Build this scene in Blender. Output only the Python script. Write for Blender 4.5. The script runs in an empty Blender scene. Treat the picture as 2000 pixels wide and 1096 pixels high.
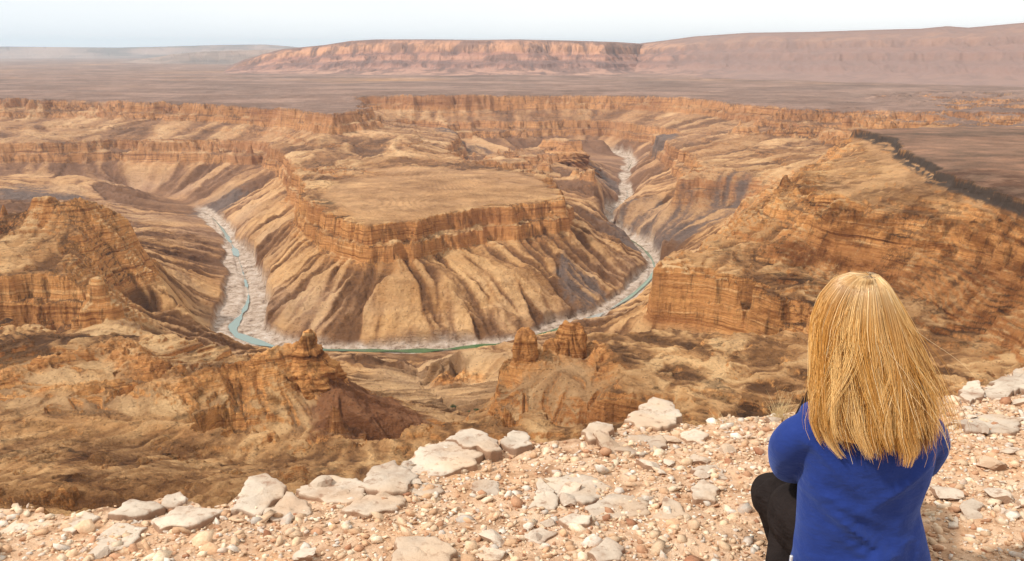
import bpy, bmesh, math, random
import numpy as np
from mathutils import Vector, Matrix

# ------------------------------------------------------------------ camera, sky, sun
SC = bpy.context.scene
F = 1732.0; PITCH = math.radians(14.5)
cam_d = bpy.data.cameras.new('camera'); cam = bpy.data.objects.new('camera', cam_d)
SC.collection.objects.link(cam); SC.camera = cam
cam_d.sensor_width = 36.0; cam_d.lens = 36.0 * F / 2000.0
cam_d.clip_start = 0.05; cam_d.clip_end = 200000
cam.location = (0, 0, 0); cam.rotation_euler = (math.radians(90) - PITCH, 0, 0)

SUN_EL = math.radians(50); SUN_AZ = math.radians(-112)     # azimuth from +Y (view direction) towards +X
SUN_STRENGTH = 5.0; SUN_ANGLE = math.radians(3)
SC.view_settings.view_transform = 'Standard'; SC.view_settings.look = 'None'
SC.view_settings.gamma = 1.0; SC.view_settings.exposure = -0.35
SC.view_settings.use_curve_mapping = False

wd = bpy.data.worlds.new('World'); SC.world = wd; wd.use_nodes = True
nt = wd.node_tree; nt.nodes.clear()
sky = nt.nodes.new('ShaderNodeTexSky'); sky.sky_type = 'NISHITA'; sky.sun_disc = False
sky.sun_elevation = SUN_EL; sky.sun_rotation = SUN_AZ
sky.dust_density = 4.0; sky.air_density = 1.0; sky.ozone_density = 1.0; sky.altitude = 800
bg1 = nt.nodes.new('ShaderNodeBackground'); bg1.inputs['Strength'].default_value = 0.07
nt.links.new(sky.outputs[0], bg1.inputs['Color'])
# thin high overcast veil over the blue sky
tc = nt.nodes.new('ShaderNodeTexCoord')
mp = nt.nodes.new('ShaderNodeMapping'); mp.inputs['Scale'].default_value = (1.0, 1.0, 5.0)
nt.links.new(tc.outputs['Generated'], mp.inputs['Vector'])
nz = nt.nodes.new('ShaderNodeTexNoise'); nz.inputs['Scale'].default_value = 1.6; nz.inputs['Detail'].default_value = 4
nt.links.new(mp.outputs[0], nz.inputs['Vector'])
cr = nt.nodes.new('ShaderNodeValToRGB')
cr.color_ramp.elements[0].position = 0.35; cr.color_ramp.elements[0].color = (1.06, 1.09, 1.12, 1)
cr.color_ramp.elements[1].position = 0.65; cr.color_ramp.elements[1].color = (1.22, 1.21, 1.19, 1)
nt.links.new(nz.outputs['Fac'], cr.inputs[0])
bg2 = nt.nodes.new('ShaderNodeBackground'); bg2.inputs['Strength'].default_value = 1.22
sx_ = nt.nodes.new('ShaderNodeSeparateXYZ'); nt.links.new(tc.outputs['Generated'], sx_.inputs[0])
rx = nt.nodes.new('ShaderNodeValToRGB'); mr = nt.nodes.new('ShaderNodeMath'); mr.operation = 'MULTIPLY_ADD'; mr.inputs[1].default_value = .5; mr.inputs[2].default_value = .5
nt.links.new(sx_.outputs['X'], mr.inputs[0]); nt.links.new(mr.outputs[0], rx.inputs[0])
rx.color_ramp.elements[0].position = .2; rx.color_ramp.elements[0].color = (.95, .98, 1.0, 1)
rx.color_ramp.elements[1].position = .75; rx.color_ramp.elements[1].color = (1.12, 1.1, 1.06, 1)
mm = nt.nodes.new('ShaderNodeMix'); mm.data_type = 'RGBA'; mm.blend_type = 'MULTIPLY'; mm.inputs[0].default_value = 1
nt.links.new(cr.outputs[0], mm.inputs[6]); nt.links.new(rx.outputs[0], mm.inputs[7])
nt.links.new(mm.outputs[2], bg2.inputs['Color'])
mx = nt.nodes.new('ShaderNodeMixShader'); mx.inputs[0].default_value = 0.97
nt.links.new(bg1.outputs[0], mx.inputs[1]); nt.links.new(bg2.outputs[0], mx.inputs[2])
wo = nt.nodes.new('ShaderNodeOutputWorld'); nt.links.new(mx.outputs[0], wo.inputs['Surface'])

sd = bpy.data.lights.new('sun', 'SUN'); sd.energy = SUN_STRENGTH; sd.angle = SUN_ANGLE; sd.color = (1.0, 0.95, 0.87)
so = bpy.data.objects.new('sun', sd); SC.collection.objects.link(so)
sdir = Vector((math.sin(SUN_AZ) * math.cos(SUN_EL), math.cos(SUN_AZ) * math.cos(SUN_EL), math.sin(SUN_EL)))
so.rotation_euler = sdir.to_track_quat('Z', 'Y').to_euler(); so.location = (0, -20, 60)

# ------------------------------------------------------------------ helpers
def Rv(v): return math.tan(PITCH + math.atan((v - 548.0) / F))
def at(u, v, z):
    """world point at height z seen at photo pixel (u,v) from the viewpoint"""
    y = -z / Rv(v); yc = (548.0 - v) / F
    k = y / (math.cos(PITCH) + yc * math.sin(PITCH))
    return ((u - 1000.0) / F * k, y)
def atY(u, v, Y):
    x, y = at(u, v, -Rv(v) * Y); return (x, Y, -Rv(v) * Y)

def tag(o, label=None, cat=None, group=None, kind=None):
    if label: o['label'] = label
    if cat: o['category'] = cat
    if group: o['group'] = group
    if kind: o['kind'] = kind
    return o

def np_mesh(name, co, quads=None, tris=None, mats=(), smooth=True, attrs=None, link=True):
    me = bpy.data.meshes.new(name)
    co = np.asarray(co, np.float32).reshape(-1, 3)
    me.vertices.add(len(co)); me.vertices.foreach_set('co', co.ravel())
    nq = 0 if quads is None else len(quads); ntri = 0 if tris is None else len(tris)
    loops = []
    if nq: loops.append(np.asarray(quads, np.int32).ravel())
    if ntri: loops.append(np.asarray(tris, np.int32).ravel())
    loops = np.concatenate(loops)
    me.loops.add(len(loops)); me.loops.foreach_set('vertex_index', loops)
    me.polygons.add(nq + ntri)
    st = np.concatenate([np.arange(nq, dtype=np.int32) * 4, nq * 4 + np.arange(ntri, dtype=np.int32) * 3])
    me.polygons.foreach_set('loop_start', st)
    if smooth: me.polygons.foreach_set('use_smooth', np.ones(nq + ntri, bool))
    me.update(calc_edges=True)
    for k, a in (attrs or {}).items():
        a = np.asarray(a, np.float32)
        if a.ndim == 1:
            at_ = me.attributes.new(k, 'FLOAT', 'POINT'); at_.data.foreach_set('value', a)
        else:
            if a.shape[1] == 3: a = np.concatenate([a, np.ones((len(a), 1), np.float32)], 1)
            at_ = me.attributes.new(k, 'FLOAT_COLOR', 'POINT'); at_.data.foreach_set('color', a.ravel())
    for m in mats: me.materials.append(m)
    o = bpy.data.objects.new(name, me)
    if link: SC.collection.objects.link(o)
    return o

def grid_quads(nr, nc):
    i = np.arange(nr * nc, dtype=np.int32).reshape(nr, nc)
    return np.stack([i[:-1, :-1], i[:-1, 1:], i[1:, 1:], i[1:, :-1]], -1).reshape(-1, 4)

def _hash(ix, iy, seed):
    h = (ix.astype(np.int64) * 374761393 + iy.astype(np.int64) * 668265263 + seed * 974634777) & 0xffffffff
    h = ((h ^ (h >> 13)) * 1274126177) & 0xffffffff
    h = h ^ (h >> 16)
    return (h & 0xffff).astype(np.float32) / 65535.0
def vnoise(x, y, seed=0):
    fx = np.floor(x); fy = np.floor(y); ix = fx.astype(np.int64); iy = fy.astype(np.int64)
    tx = (x - fx).astype(np.float32); ty = (y - fy).astype(np.float32)
    tx = tx * tx * tx * (tx * (tx * 6 - 15) + 10); ty = ty * ty * ty * (ty * (ty * 6 - 15) + 10)
    a = _hash(ix, iy, seed); b = _hash(ix + 1, iy, seed); c = _hash(ix, iy + 1, seed); d = _hash(ix + 1, iy + 1, seed)
    return (a + (b - a) * tx) * (1 - ty) + (c + (d - c) * tx) * ty
def fbm(x, y, octs=4, seed=0, gain=0.5, ridged=False):
    """zero-centred, about -1..1"""
    s = np.zeros(x.shape, np.float32); a = 1.0; tot = 0
    ca, sa = math.cos(0.6), math.sin(0.6)
    for k in range(octs):
        n = vnoise(x, y, seed + k * 17) * 2 - 1
        if ridged: n = 1 - 2 * np.abs(n)
        s += a * n; tot += a; a *= gain
        x, y = (x * ca - y * sa) * 2.03 + 3.7, (x * sa + y * ca) * 2.03 + 1.3
    return s / tot
def sstep(a, b, x):
    t = np.clip((x - a) / (b - a), 0, 1); return t * t * (3 - 2 * t)

# material helper
class Mat:
    def __init__(self, name, rough=0.9, spec=0.2):
        self.m = bpy.data.materials.new(name); self.m.use_nodes = True
        self.t = self.m.node_tree; self.t.nodes.clear()
        self.bsdf = self.n('ShaderNodeBsdfPrincipled'); self.bsdf.inputs['Roughness'].default_value = rough
        self.bsdf.inputs['Specular IOR Level'].default_value = spec
        o = self.n('ShaderNodeOutputMaterial'); self.l(self.bsdf.outputs[0], o.inputs['Surface'])
    def n(self, t): return self.t.nodes.new(t)
    def l(self, a, b): self.t.links.new(a, b)
    def inp(self, sock, v):
        if hasattr(v, 'links') or isinstance(v, bpy.types.NodeSocket): self.l(v, sock)
        else:
            if isinstance(v, tuple) and len(v) == 3 and sock.type == 'RGBA': v = v + (1,)
            sock.default_value = v
    def attr(self, name):
        a = self.n('ShaderNodeAttribute'); a.attribute_name = name; return a.outputs['Fac']
    def math(self, op, a, b=0.0, clamp=False):
        n = self.n('ShaderNodeMath'); n.operation = op; n.use_clamp = clamp
        self.inp(n.inputs[0], a); self.inp(n.inputs[1], b); return n.outputs[0]
    def mix(self, f, a, b, mode='MIX'):
        n = self.n('ShaderNodeMix'); n.data_type = 'RGBA'; n.blend_type = mode
        self.inp(n.inputs[0], f); self.inp(n.inputs[6], a); self.inp(n.inputs[7], b); return n.outputs[2]
    def ramp(self, f, stops, interp='LINEAR'):
        n = self.n('ShaderNodeValToRGB'); n.color_ramp.interpolation = interp
        e = n.color_ramp.elements
        while len(e) < len(stops): e.new(0.5)
        for k, (p, c) in enumerate(stops):
            e[k].position = p
            e[k].color = (c, c, c, 1) if not isinstance(c, tuple) else c + (1,)
        self.l(f, n.inputs[0]); return n.outputs[0]
    def coord(self, scale=(1, 1, 1), kind='Position'):
        if kind == 'Position': o = self.n('ShaderNodeNewGeometry').outputs['Position']
        else: o = self.n('ShaderNodeTexCoord').outputs[kind]
        mp = self.n('ShaderNodeMapping'); mp.inputs['Scale'].default_value = scale; self.l(o, mp.inputs['Vector'])
        return mp.outputs[0]
    def noise(self, scale=(1, 1, 1), detail=4, rough=0.55, dist=0.0, kind='Position', s=1.0):
        n = self.n('ShaderNodeTexNoise'); n.inputs['Scale'].default_value = s; n.inputs['Detail'].default_value = detail
        n.inputs['Roughness'].default_value = rough; n.inputs['Distortion'].default_value = dist
        self.l(self.coord(scale, kind), n.inputs['Vector']); return n.outputs['Fac']
    def voro(self, scale=(1, 1, 1), kind='Position', feature='F1', out='Distance', rnd=1.0):
        n = self.n('ShaderNodeTexVoronoi'); n.feature = feature; n.inputs['Randomness'].default_value = rnd
        n.inputs['Scale'].default_value = 1.0
        self.l(self.coord(scale, kind), n.inputs['Vector']); return n.outputs[out]
    def color(self, c): self.inp(self.bsdf.inputs['Base Color'], c)
    def bump(self, h, dist, strength=1.0):
        n = self.n('ShaderNodeBump'); n.inputs['Distance'].default_value = dist; n.inputs['Strength'].default_value = strength
        self.l(h, n.inputs['Height'])
        if getattr(self, '_b', None): self.l(self._b, n.inputs['Normal'])
        self._b = n.outputs[0]; self.l(self._b, self.bsdf.inputs['Normal'])
ROWS, COLS = 1800, 1380; HAZE = 2.0e-5
# ------------------------------------------------------------------ canyon terrain
# strata: a cliff band keeps little of the slope's width, a talus band a lot
ZK = [-520, -368, -343, -337, -307, -285, -280, -262, -240, -236, -202, -187, -170, 400]
WK = [1.0,   .11,  1.2,  .11,  1.3, .25, 1.3,  .14,  1.0,  .11, 1.0,  .14, 1.0]
HK = np.concatenate([[0], np.cumsum(np.diff(ZK) * np.array(WK))]).astype(float); ZK = np.array(ZK, float)
def z2h(z): return np.interp(z, ZK, HK)
def h2z(h): return np.interp(h, HK, ZK)
_zs = [-520, -400, -290, -240, -187, -170, 400]; _hs = z2h(np.array(_zs, float)); _hs[4] = _hs[5] - .38
def h2z_soft(h): return np.interp(h, _hs, _zs)      # where scree buries the cliffs

RIVER_PX = [(250,372,-462),(330,385,-465),(400,412,-466),(430,440,-470),(455,480,-473),(470,515,-475),(478,545,-476),(488,580,-477),
 (475,612,-478),(448,645,-479),(480,662,-479),(540,680,-480),(640,684,-480),(740,685,-480),(830,686,-480),(900,680,-480),
 (990,672,-480),(1060,655,-480),(1150,625,-480),(1200,600,-479),(1245,570,-479),(1285,528,-478),(1262,488,-477),(1215,458,-476),
 (1180,440,-474),(1190,412,-470),(1232,385,-462),(1215,360,-452),(1224,335,-440),(1238,312,-430),(1200,296,-428),(1100,292,-430),(1040,305,-430),
 (1000,318,-430),(955,320,-431),(880,306,-428),(790,290,-425)]
RIVER = np.array([at(u, v, z) + (z,) for u, v, z in RIVER_PX])
def resample(P, step):
    out = []
    for a, b in zip(P[:-1], P[1:]):
        n = max(2, int(np.hypot(*(b - a)[:2]) / step)); t = np.linspace(0, 1, n, endpoint=False)[:, None]
        out.append(a + (b - a) * t)
    out.append(P[-1:]); return np.concatenate(out)
def chaikin(P, k=2):
    for _ in range(k):
        a = P[:-1] * .75 + P[1:] * .25; b = P[:-1] * .25 + P[1:] * .75
        P = np.concatenate([P[:1], np.stack([a, b], 1).reshape(-1, P.shape[1]), P[-1:]])
    return P
RIVER_S = chaikin(RIVER, 2)

L = []      # constraint lines in (u, v, z)
def C(z, *pts):
    L.append([(p + (z,)) if len(p) == 2 else p for p in pts])
# --- plateau rim (z about -202) running from the left round the far side to the right
C(-201, (-700,205),(-300,197),(0,191),(90,193),(180,196),(300,198),(430,204),(520,210),(600,218),(650,224),(700,213),(705,200),(690,188))
C(-201, (690,188),(760,187),(850,188),(1000,187),(1150,186),(1250,187),(1330,192),(1400,196),(1460,203),(1530,207),(1600,212),(1700,214),(1850,218),(2000,220),(2300,224),(2700,228))
# foot of the upper cliff / talus towards the mid bench
C(-300, (-500,285),(0,268),(120,265),(250,266),(430,266),(540,272),(570,286))
C(-306, (860,236),(950,235),(1060,235),(1150,234),(1230,240))
# --- mid bench above the inner gorge (z about -304)
C(-304, (-500,310),(0,279),(120,277),(250,277),(430,277),(520,281),(566,300),(572,330),(590,352))
C(-372, (-500,346),(0,320),(150,316),(260,315),(430,314),(520,320),(552,345),(585,400))
C(-290, (600,300),(700,292),(800,290),(860,282))
C(-270, (620,272),(720,262),(800,268))
C(-304, (860,330),(850,310),(868,290),(885,272),(880,255),(860,240))
C(-372, (905,335),(900,312),(905,290),(920,280),(900,274),(960,270),(1040,270),(1160,270),(1240,276))
# --- central mesa
MESA_T = [(600,386),(625,402),(655,420),(690,433),(705,441),(760,437),(800,433),(850,421),(880,415),(930,405),(985,403),(1040,393),(1080,386),(1102,392),
 (1104,378),(1090,366),(1060,350),(1010,336),(960,331),(920,335),(860,338),(800,344),(700,347),(640,350),(605,360),(588,372),(600,386)]
C(-305.5, *MESA_T)
C(-302, (640,392),(700,415),(800,405),(900,390),(1000,380),(1070,372))
C(-300, (640,370),(760,385),(900,370),(1040,362)); C(-298, (700,360),(800,362),(960,345))
# talus foot on the river side
C(-402, (760,560),(850,560),(950,545),(1040,520))
# --- knob inside the far bend and the neck behind the mesa
C(-335, (1075,296),(1105,284),(1135,292)); C(-372, (1120,325),(1160,345),(1165,375)); C(-395, (1165,375),(1150,400),(1140,425))
C(-372, (1062,318),(1085,330),(1120,340))
# --- right bank: dark spur, terrace and the slope up to the black rim
C(-400, (1205,397),(1240,391),(1290,395),(1330,405)); C(-372, (1330,398),(1370,400),(1420,402),(1480,412))
C(-366, (1322,385),(1330,352),(1310,325),(1285,300)); C(-300, (1325,340),(1400,335),(1480,345))
C(-395, (1262,380),(1270,350),(1262,325))
C(-262, (1400,262),(1500,262),(1600,262)); C(-300, (1290,262),(1330,285),(1360,292),(1400,320))
C(-172, (1668,253),(1700,262),(1760,284),(1778,312),(1820,330),(1850,346),(1900,368),(1950,385),(2000,400),(2120,440),(2400,540),(2900,800))
C(-168, (1668,252),(1750,251),(1900,250),(2100,250),(2600,256))
C(-166, (1800,290),(1900,292),(2000,300),(2200,320)); C(-166,(1900,340),(2000,350),(2200,400))
C(-240, (1500,232),(1600,238),(1700,240),(1900,242),(2200,246),(2700,250))
C(-240, (1662,285),(1610,320),(1560,350),(1500,400),(1620,440),(1800,470),(1900,497),(2000,542),(2300,690))
C(-300, (1285,529),(1300,512),(1345,503),(1440,503),(1560,520),(1690,548),(1800,587),(1900,642),(2000,722),(2200,850))
C(-304, (1285,530),(1400,541),(1470,560),(1560,590),(1660,615))
C(-371, (1268,606),(1350,618),(1440,642),(1490,668),(1560,690),(1600,720))
C(-440, (1230,625),(1290,560),(1320,520),(1330,500),(1290,475))
C(-425, (1200,680),(1300,705),(1400,725),(1480,745))
# --- brown mound right of centre
C(-304, (1150,652),(1210,650),(1320,645),(1400,663),(1450,690),(1540,735),(1600,760))
C(-305.5, (1200,742),(1180,772),(1240,790),(1320,785),(1440,800),(1560,830),(1700,870))
C(-304, (1250,700),(1400,730),(1520,770)); C(-372, (1260,930),(1190,918)); C(0, (1008,762,-314),(1040,800,-328),(1070,835,-341)); C(0, (1100,735,-305),(1125,790,-320),(1145,850,-345))
# --- pinnacle ridge and small hill, right side of the wash
C(-303, (1000,712),(1030,716),(1062,706),(1100,692),(1150,686),(1180,720))
C(-405, (830,705),(860,692),(920,683),(970,692),(1000,715)); C(-425, (850,742),(900,752),(950,745))
# --- wash
C(0, (940,832,-386),(905,812,-402),(872,792,-418),(845,765,-436),(822,742,-450),(808,715,-462),(790,695,-476))
C(0, (-200,850,-286),(0,866,-290),(150,874,-297),(300,876,-306),(420,872,-345),(600,876,-346),(700,872,-354),(800,862,-367),(880,848,-381),(940,832,-386))
C(-345, (460,890),(600,898),(720,898),(820,892),(900,882),(980,868),(1060,858),(1110,856))
C(-304, (430,905),(600,914),(720,916),(850,914),(1000,914),(1100,925)); C(-275, (500,940),(700,945),(850,945),(1000,950),(1100,960))
# --- left ridges in front of the river
C(0, (360,762,-300),(420,738,-299),(480,718,-295),(520,702,-291),(560,685,-286),(600,676,-283),(634,702,-296)); C(0, (755,818,-344),(820,835,-362))
C(-430, (650,705),(700,700),(760,705)); C(-428, (380,688),(440,694),(500,700),(560,704)); C(-462, (430,668),(500,684),(560,692))
C(-298, (-300,790),(0,748),(60,722),(140,702),(200,682),(238,668),(262,686),(300,712),(360,760))
C(-372, (270,662),(330,690),(400,708),(470,702))
# --- left wall above the left bend
C(-238, (-400,402),(0,388),(80,387),(150,391),(200,402,-255),(252,424,-278)); C(-280, (-300,470),(0,448),(80,448),(160,455)); C(-301, (-300,510),(0,497),(90,497),(150,503))
C(-306, (-300,560),(0,538),(60,532),(120,532),(180,572,-322),(222,604,-345)); C(-372, (-300,642),(0,636),(100,637),(200,641),(262,642))
C(-400, (250,470),(320,540),(350,600),(300,640)); C(-400, (0,345),(120,345),(230,360))
C(-455, (300,660),(350,655),(372,625),(405,560),(400,500),(385,450))
# --- near left flank below the viewpoint
C(0, (-400,960,-215),(0,955,-228),(150,965,-240),(300,970,-255),(450,950,-262),(600,925,-268))
C(-303, (0,800),(100,775),(200,740),(250,715)); C(-340, (420,845),(520,845),(600,838)); C(0, (590,770,-325),(630,825,-338)); C(0, (660,762,-316),(700,792,-330)); C(0, (650,820,-330),(720,840,-342))
# --- near skirt under the ledge
def ring(r, z, a0=-70, a1=70):
    return [(r * math.sin(math.radians(a)), r * math.cos(math.radians(a)), z) for a in range(a0, a1 + 1, 5)]
WORLD_L = [ring(62, -82), ring(150, -150, -70, 20), [(450, 250, -120), (560, 380, -150), (650, 600, -165)]]
WORLD_L += [ring(6800, -205), ring(5600, -203)]

PH0, PH1, DG = -math.radians(60), math.radians(60), 0.003
LR0, LR1 = math.log(60), math.log(7000)
NPh = int((PH1 - PH0) / DG) + 1; NR = int((LR1 - LR0) / DG) + 1
fix = np.full((NR, NPh), np.nan); 
SOFTZ = [(40, 800, 70, 60), (-118, 838, 115, 100), (-5, 905, 45, 50), (60, 850, 40, 60), (-230, 838, 175, 95), (-400, 800, 170, 110), (-420, 1090, 190, 150), (-640, 1650, 230, 380),
         (-560, 1320, 120, 130), (-90, 1080, 130, 150), (70, 1010, 90, 80)]
def softf(X, Y):
    soft = np.maximum(.65 * sstep(300, 430, X) * (1 - sstep(2150, 2400, Y)), 1 - sstep(640, 690, Y))
    for bx, by, rx_, ry_ in SOFTZ:
        soft = np.maximum(soft, 1 - sstep(.65, 1.05, np.hypot((X - bx) / rx_, (Y - by) / ry_)))
    return soft
def screef(X, Y):
    m_ = np.zeros(X.shape, np.float32)
    for bx, by, rx_, ry_ in [q_ for q_ in SOFTZ if q_[1] < 1250]: m_ = np.maximum(m_, 1 - sstep(.65, 1.1, np.hypot((X - bx) / rx_, (Y - by) / ry_)))
    return m_
def z2h_at(x, y, z):
    s_ = softf(x, y); return z2h(z) * (1 - s_) + np.interp(z, _zs, _hs) * s_
def raster(P):
    for a, b in zip(P[:-1], P[1:]):
        a = np.array(a, float); b = np.array(b, float)
        r = max(1.0, min(np.hypot(*a[:2]), np.hypot(*b[:2]))); n = int(np.hypot(*(b - a)[:2]) / (r * DG * .5)) + 2
        t = np.linspace(0, 1, n)[:, None]; Q = a + (b - a) * t
        ph = np.arctan2(Q[:, 0], Q[:, 1]); lr = np.log(np.hypot(Q[:, 0], Q[:, 1]))
        j = np.round((ph - PH0) / DG).astype(int); i = np.round((lr - LR0) / DG).astype(int)
        ok = (i >= 0) & (i < NR) & (j >= 0) & (j < NPh)
        fix[i[ok], j[ok]] = z2h_at(Q[ok, 0], Q[ok, 1], Q[ok, 2])
for ln in L: raster([at(u, v, z) + (z,) for u, v, z in ln])
for ln in WORLD_L: raster(ln)
raster(RIVER_S)

def solve(fix):
    levels = [fix]
    while min(levels[-1].shape) > 24:
        f = levels[-1]; r, c = (f.shape[0] + 1) // 2 * 2, (f.shape[1] + 1) // 2 * 2
        g = np.full((r, c), np.nan); g[:f.shape[0], :f.shape[1]] = f
        b = g.reshape(r // 2, 2, c // 2, 2).transpose(0, 2, 1, 3).reshape(r // 2, c // 2, 4)
        cnt = (~np.isnan(b)).sum(-1); s = np.nansum(b, -1)
        levels.append(np.where(cnt > 0, s / np.maximum(cnt, 1), np.nan))
    f = levels[-1]; h = np.where(np.isnan(f), np.nanmean(f), f)
    for k in range(len(levels) - 1, -1, -1):
        f = levels[k]
        if k < len(levels) - 1:
            h = np.repeat(np.repeat(h, 2, 0), 2, 1)[:f.shape[0], :f.shape[1]]
        m = ~np.isnan(f); fv = np.where(m, f, 0)
        h = np.where(m, fv, h)
        for _ in range(400 if k > 2 else (160 if k > 0 else 90)):
            p = np.pad(h, 1, mode='edge')
            h = np.where(m, fv, (p[:-2, 1:-1] + p[2:, 1:-1] + p[1:-1, :-2] + p[1:-1, 2:]) * .25)
    return h
H0 = solve(fix).astype(np.float32)
gph = PH0 + DG * np.arange(NPh); glr = LR0 + DG * np.arange(NR)
GR = np.exp(glr)[:, None]; GX = (GR * np.sin(gph)[None]).astype(np.float32); GY = (GR * np.cos(gph)[None]).astype(np.float32)

# distance to the river and its bed height
rs = resample(RIVER_S, 25.0)
rd = np.full(GX.shape, 1e9, np.float32); rz = np.zeros(GX.shape, np.float32)
sub = 3
sx, sy = GX[::sub, ::sub], GY[::sub, ::sub]; d2 = np.full(sx.shape, 1e12, np.float32); zz = np.full(sx.shape, -480, np.float32)
for a, b in zip(RIVER_S[:-1], RIVER_S[1:]):
    ab = b[:2] - a[:2]; t = np.clip(((sx - a[0]) * ab[0] + (sy - a[1]) * ab[1]) / (ab @ ab + 1e-6), 0, 1)
    q = (sx - a[0] - t * ab[0]) ** 2 + (sy - a[1] - t * ab[1]) ** 2; m = q < d2
    d2 = np.where(m, q, d2); zz = np.where(m, a[2] + t * (b[2] - a[2]), zz)
def bil(A, i, j):
    i = np.clip(i, 0, A.shape[0] - 1.001); j = np.clip(j, 0, A.shape[1] - 1.001)
    i0 = i.astype(np.int32); j0 = j.astype(np.int32); ti = (i - i0).astype(np.float32); tj = (j - j0).astype(np.float32)
    f = A.ravel(); w = A.shape[1]; k = i0 * w + j0
    return (f[k] * (1 - tj) + f[k + 1] * tj) * (1 - ti) + (f[k + w] * (1 - tj) + f[k + w + 1] * tj) * ti
ii, jj = np.meshgrid(np.arange(NR) / sub, np.arange(NPh) / sub, indexing='ij')
rd = np.sqrt(bil(d2, ii, jj)); rz = bil(zz, ii, jj)

# smooth the tent creases a little, add erosion noise, then find fall lines
def blur(A, n):
    for _ in range(n):
        p = np.pad(A, 1, mode='edge'); A = (p[:-2, 1:-1] + p[2:, 1:-1] + p[1:-1, :-2] + p[1:-1, 2:] + 2 * A) / 6
    return A
H1 = blur(H0, 4)
gi, gj = np.gradient(blur(H0, 8)); slope0 = np.hypot(gi, gj) / (GR * DG)
amp = np.maximum(np.clip(slope0 / .5, 0, 1), np.where(h2z(H1) < -207,   .58 - .46 * sstep(-1, 1.5, H1 - z2h(-306)) * sstep(1500, 1600, GY) * (1 - sstep(2350, 2450, GY)) * (GX > -420) * (GX < 150), 0.0)) * np.clip((H1 - z2h(rz) - 4) / 25, 0, 1)
amp *= 1 - .2 * sstep(330, 450, GX) * (1 - sstep(2150, 2400, GY)); amp = blur(amp, 6)
big = fbm(GX / 210, GY / 210, 2, 5, ridged=True) * 9 + fbm(GX / 70, GY / 70, 3, 9, .6, ridged=True) * 8 + fbm(GX / 22, GY / 22, 3, 21) * 4.5
nearf = np.clip(GR / 1000, .85, 1.25)
H1 = H1 + (big - 2) * amp * nearf * (1 - .6 * softf(GX, GY) * (GX < 300))
gi, gj = np.gradient(blur(H1, 9)); gm = np.hypot(gi, gj) + 1e-6
di, dj = gi / gm, gj / gm
rng = np.random.default_rng(7)
def lic(scale, steps, h):
    if scale == 1: n0 = rng.random(H1.shape).astype(np.float32)
    else:
        s = rng.random((H1.shape[0] // scale + 2, H1.shape[1] // scale + 2)).astype(np.float32)
        n0 = bil(s, ii * sub / scale, jj * sub / scale)
    acc = n0.copy(); w = 1.0
    for sg in (1, -1):
        pi, pj = ii * sub * 1.0, jj * sub * 1.0
        for k in range(steps):
            a, b = bil(di, pi, pj), bil(dj, pi, pj)
            pi = pi + sg * h * a; pj = pj + sg * h * b
            wt = 1 - k / steps; acc += wt * bil(n0, pi, pj); w += wt
    acc /= w; acc = (acc - acc.mean()) / acc.std(); return acc
ii *= 1.0
s1 = lic(2, 12, 1.6); s2 = lic(4, 15, 2.6); s3 = lic(8, 12, 4.4)
STK = (.85 * s1 + .62 * s2 + .35 * s3).astype(np.float32)
STK = STK / STK.std()
print('grid', H1.shape)

# jagged rock along the narrow crests in front of the river
CREST = [[(0,748,-298),(60,722,-298),(140,702,-298),(200,682,-298),(238,668,-298),(262,686,-298)], [(345,775,-302),(400,742,-300),(420,738,-299),(480,718,-295),(520,702,-291),(560,685,-286),(600,676,-283),(634,704,-297),(640,730,-310)],
         [(1000,712,-303),(1030,716,-303),(1062,706,-303),(1100,692,-303),(1150,686,-303),(1190,735,-304)], [(235,700,-300),(300,722,-300),(330,735,-300)], [(120,770,-303),(250,760,-303),(330,790,-310)], [(870,742,-422),(920,738,-422)]]
def crest_dist(X, Y):
    d = np.full(X.shape, 1e9, np.float32)
    for ln in CREST:
        Pw = [at(*p) for p in ln]
        for (ax, ay), (bx, by) in zip(Pw[:-1], Pw[1:]):
            ux, uy = bx - ax, by - ay; t = np.clip(((X - ax) * ux + (Y - ay) * uy) / (ux * ux + uy * uy), 0, 1)
            d = np.minimum(d, np.hypot(X - ax - t * ux, Y - ay - t * uy))
    return d
CRD = crest_dist(GX, GY)
def sample(A, X, Y):
    ph = np.arctan2(X, Y); lr = np.log(np.maximum(np.hypot(X, Y), 1))
    return bil(A, (lr - LR0) / DG, (ph - PH0) / DG)

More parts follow.
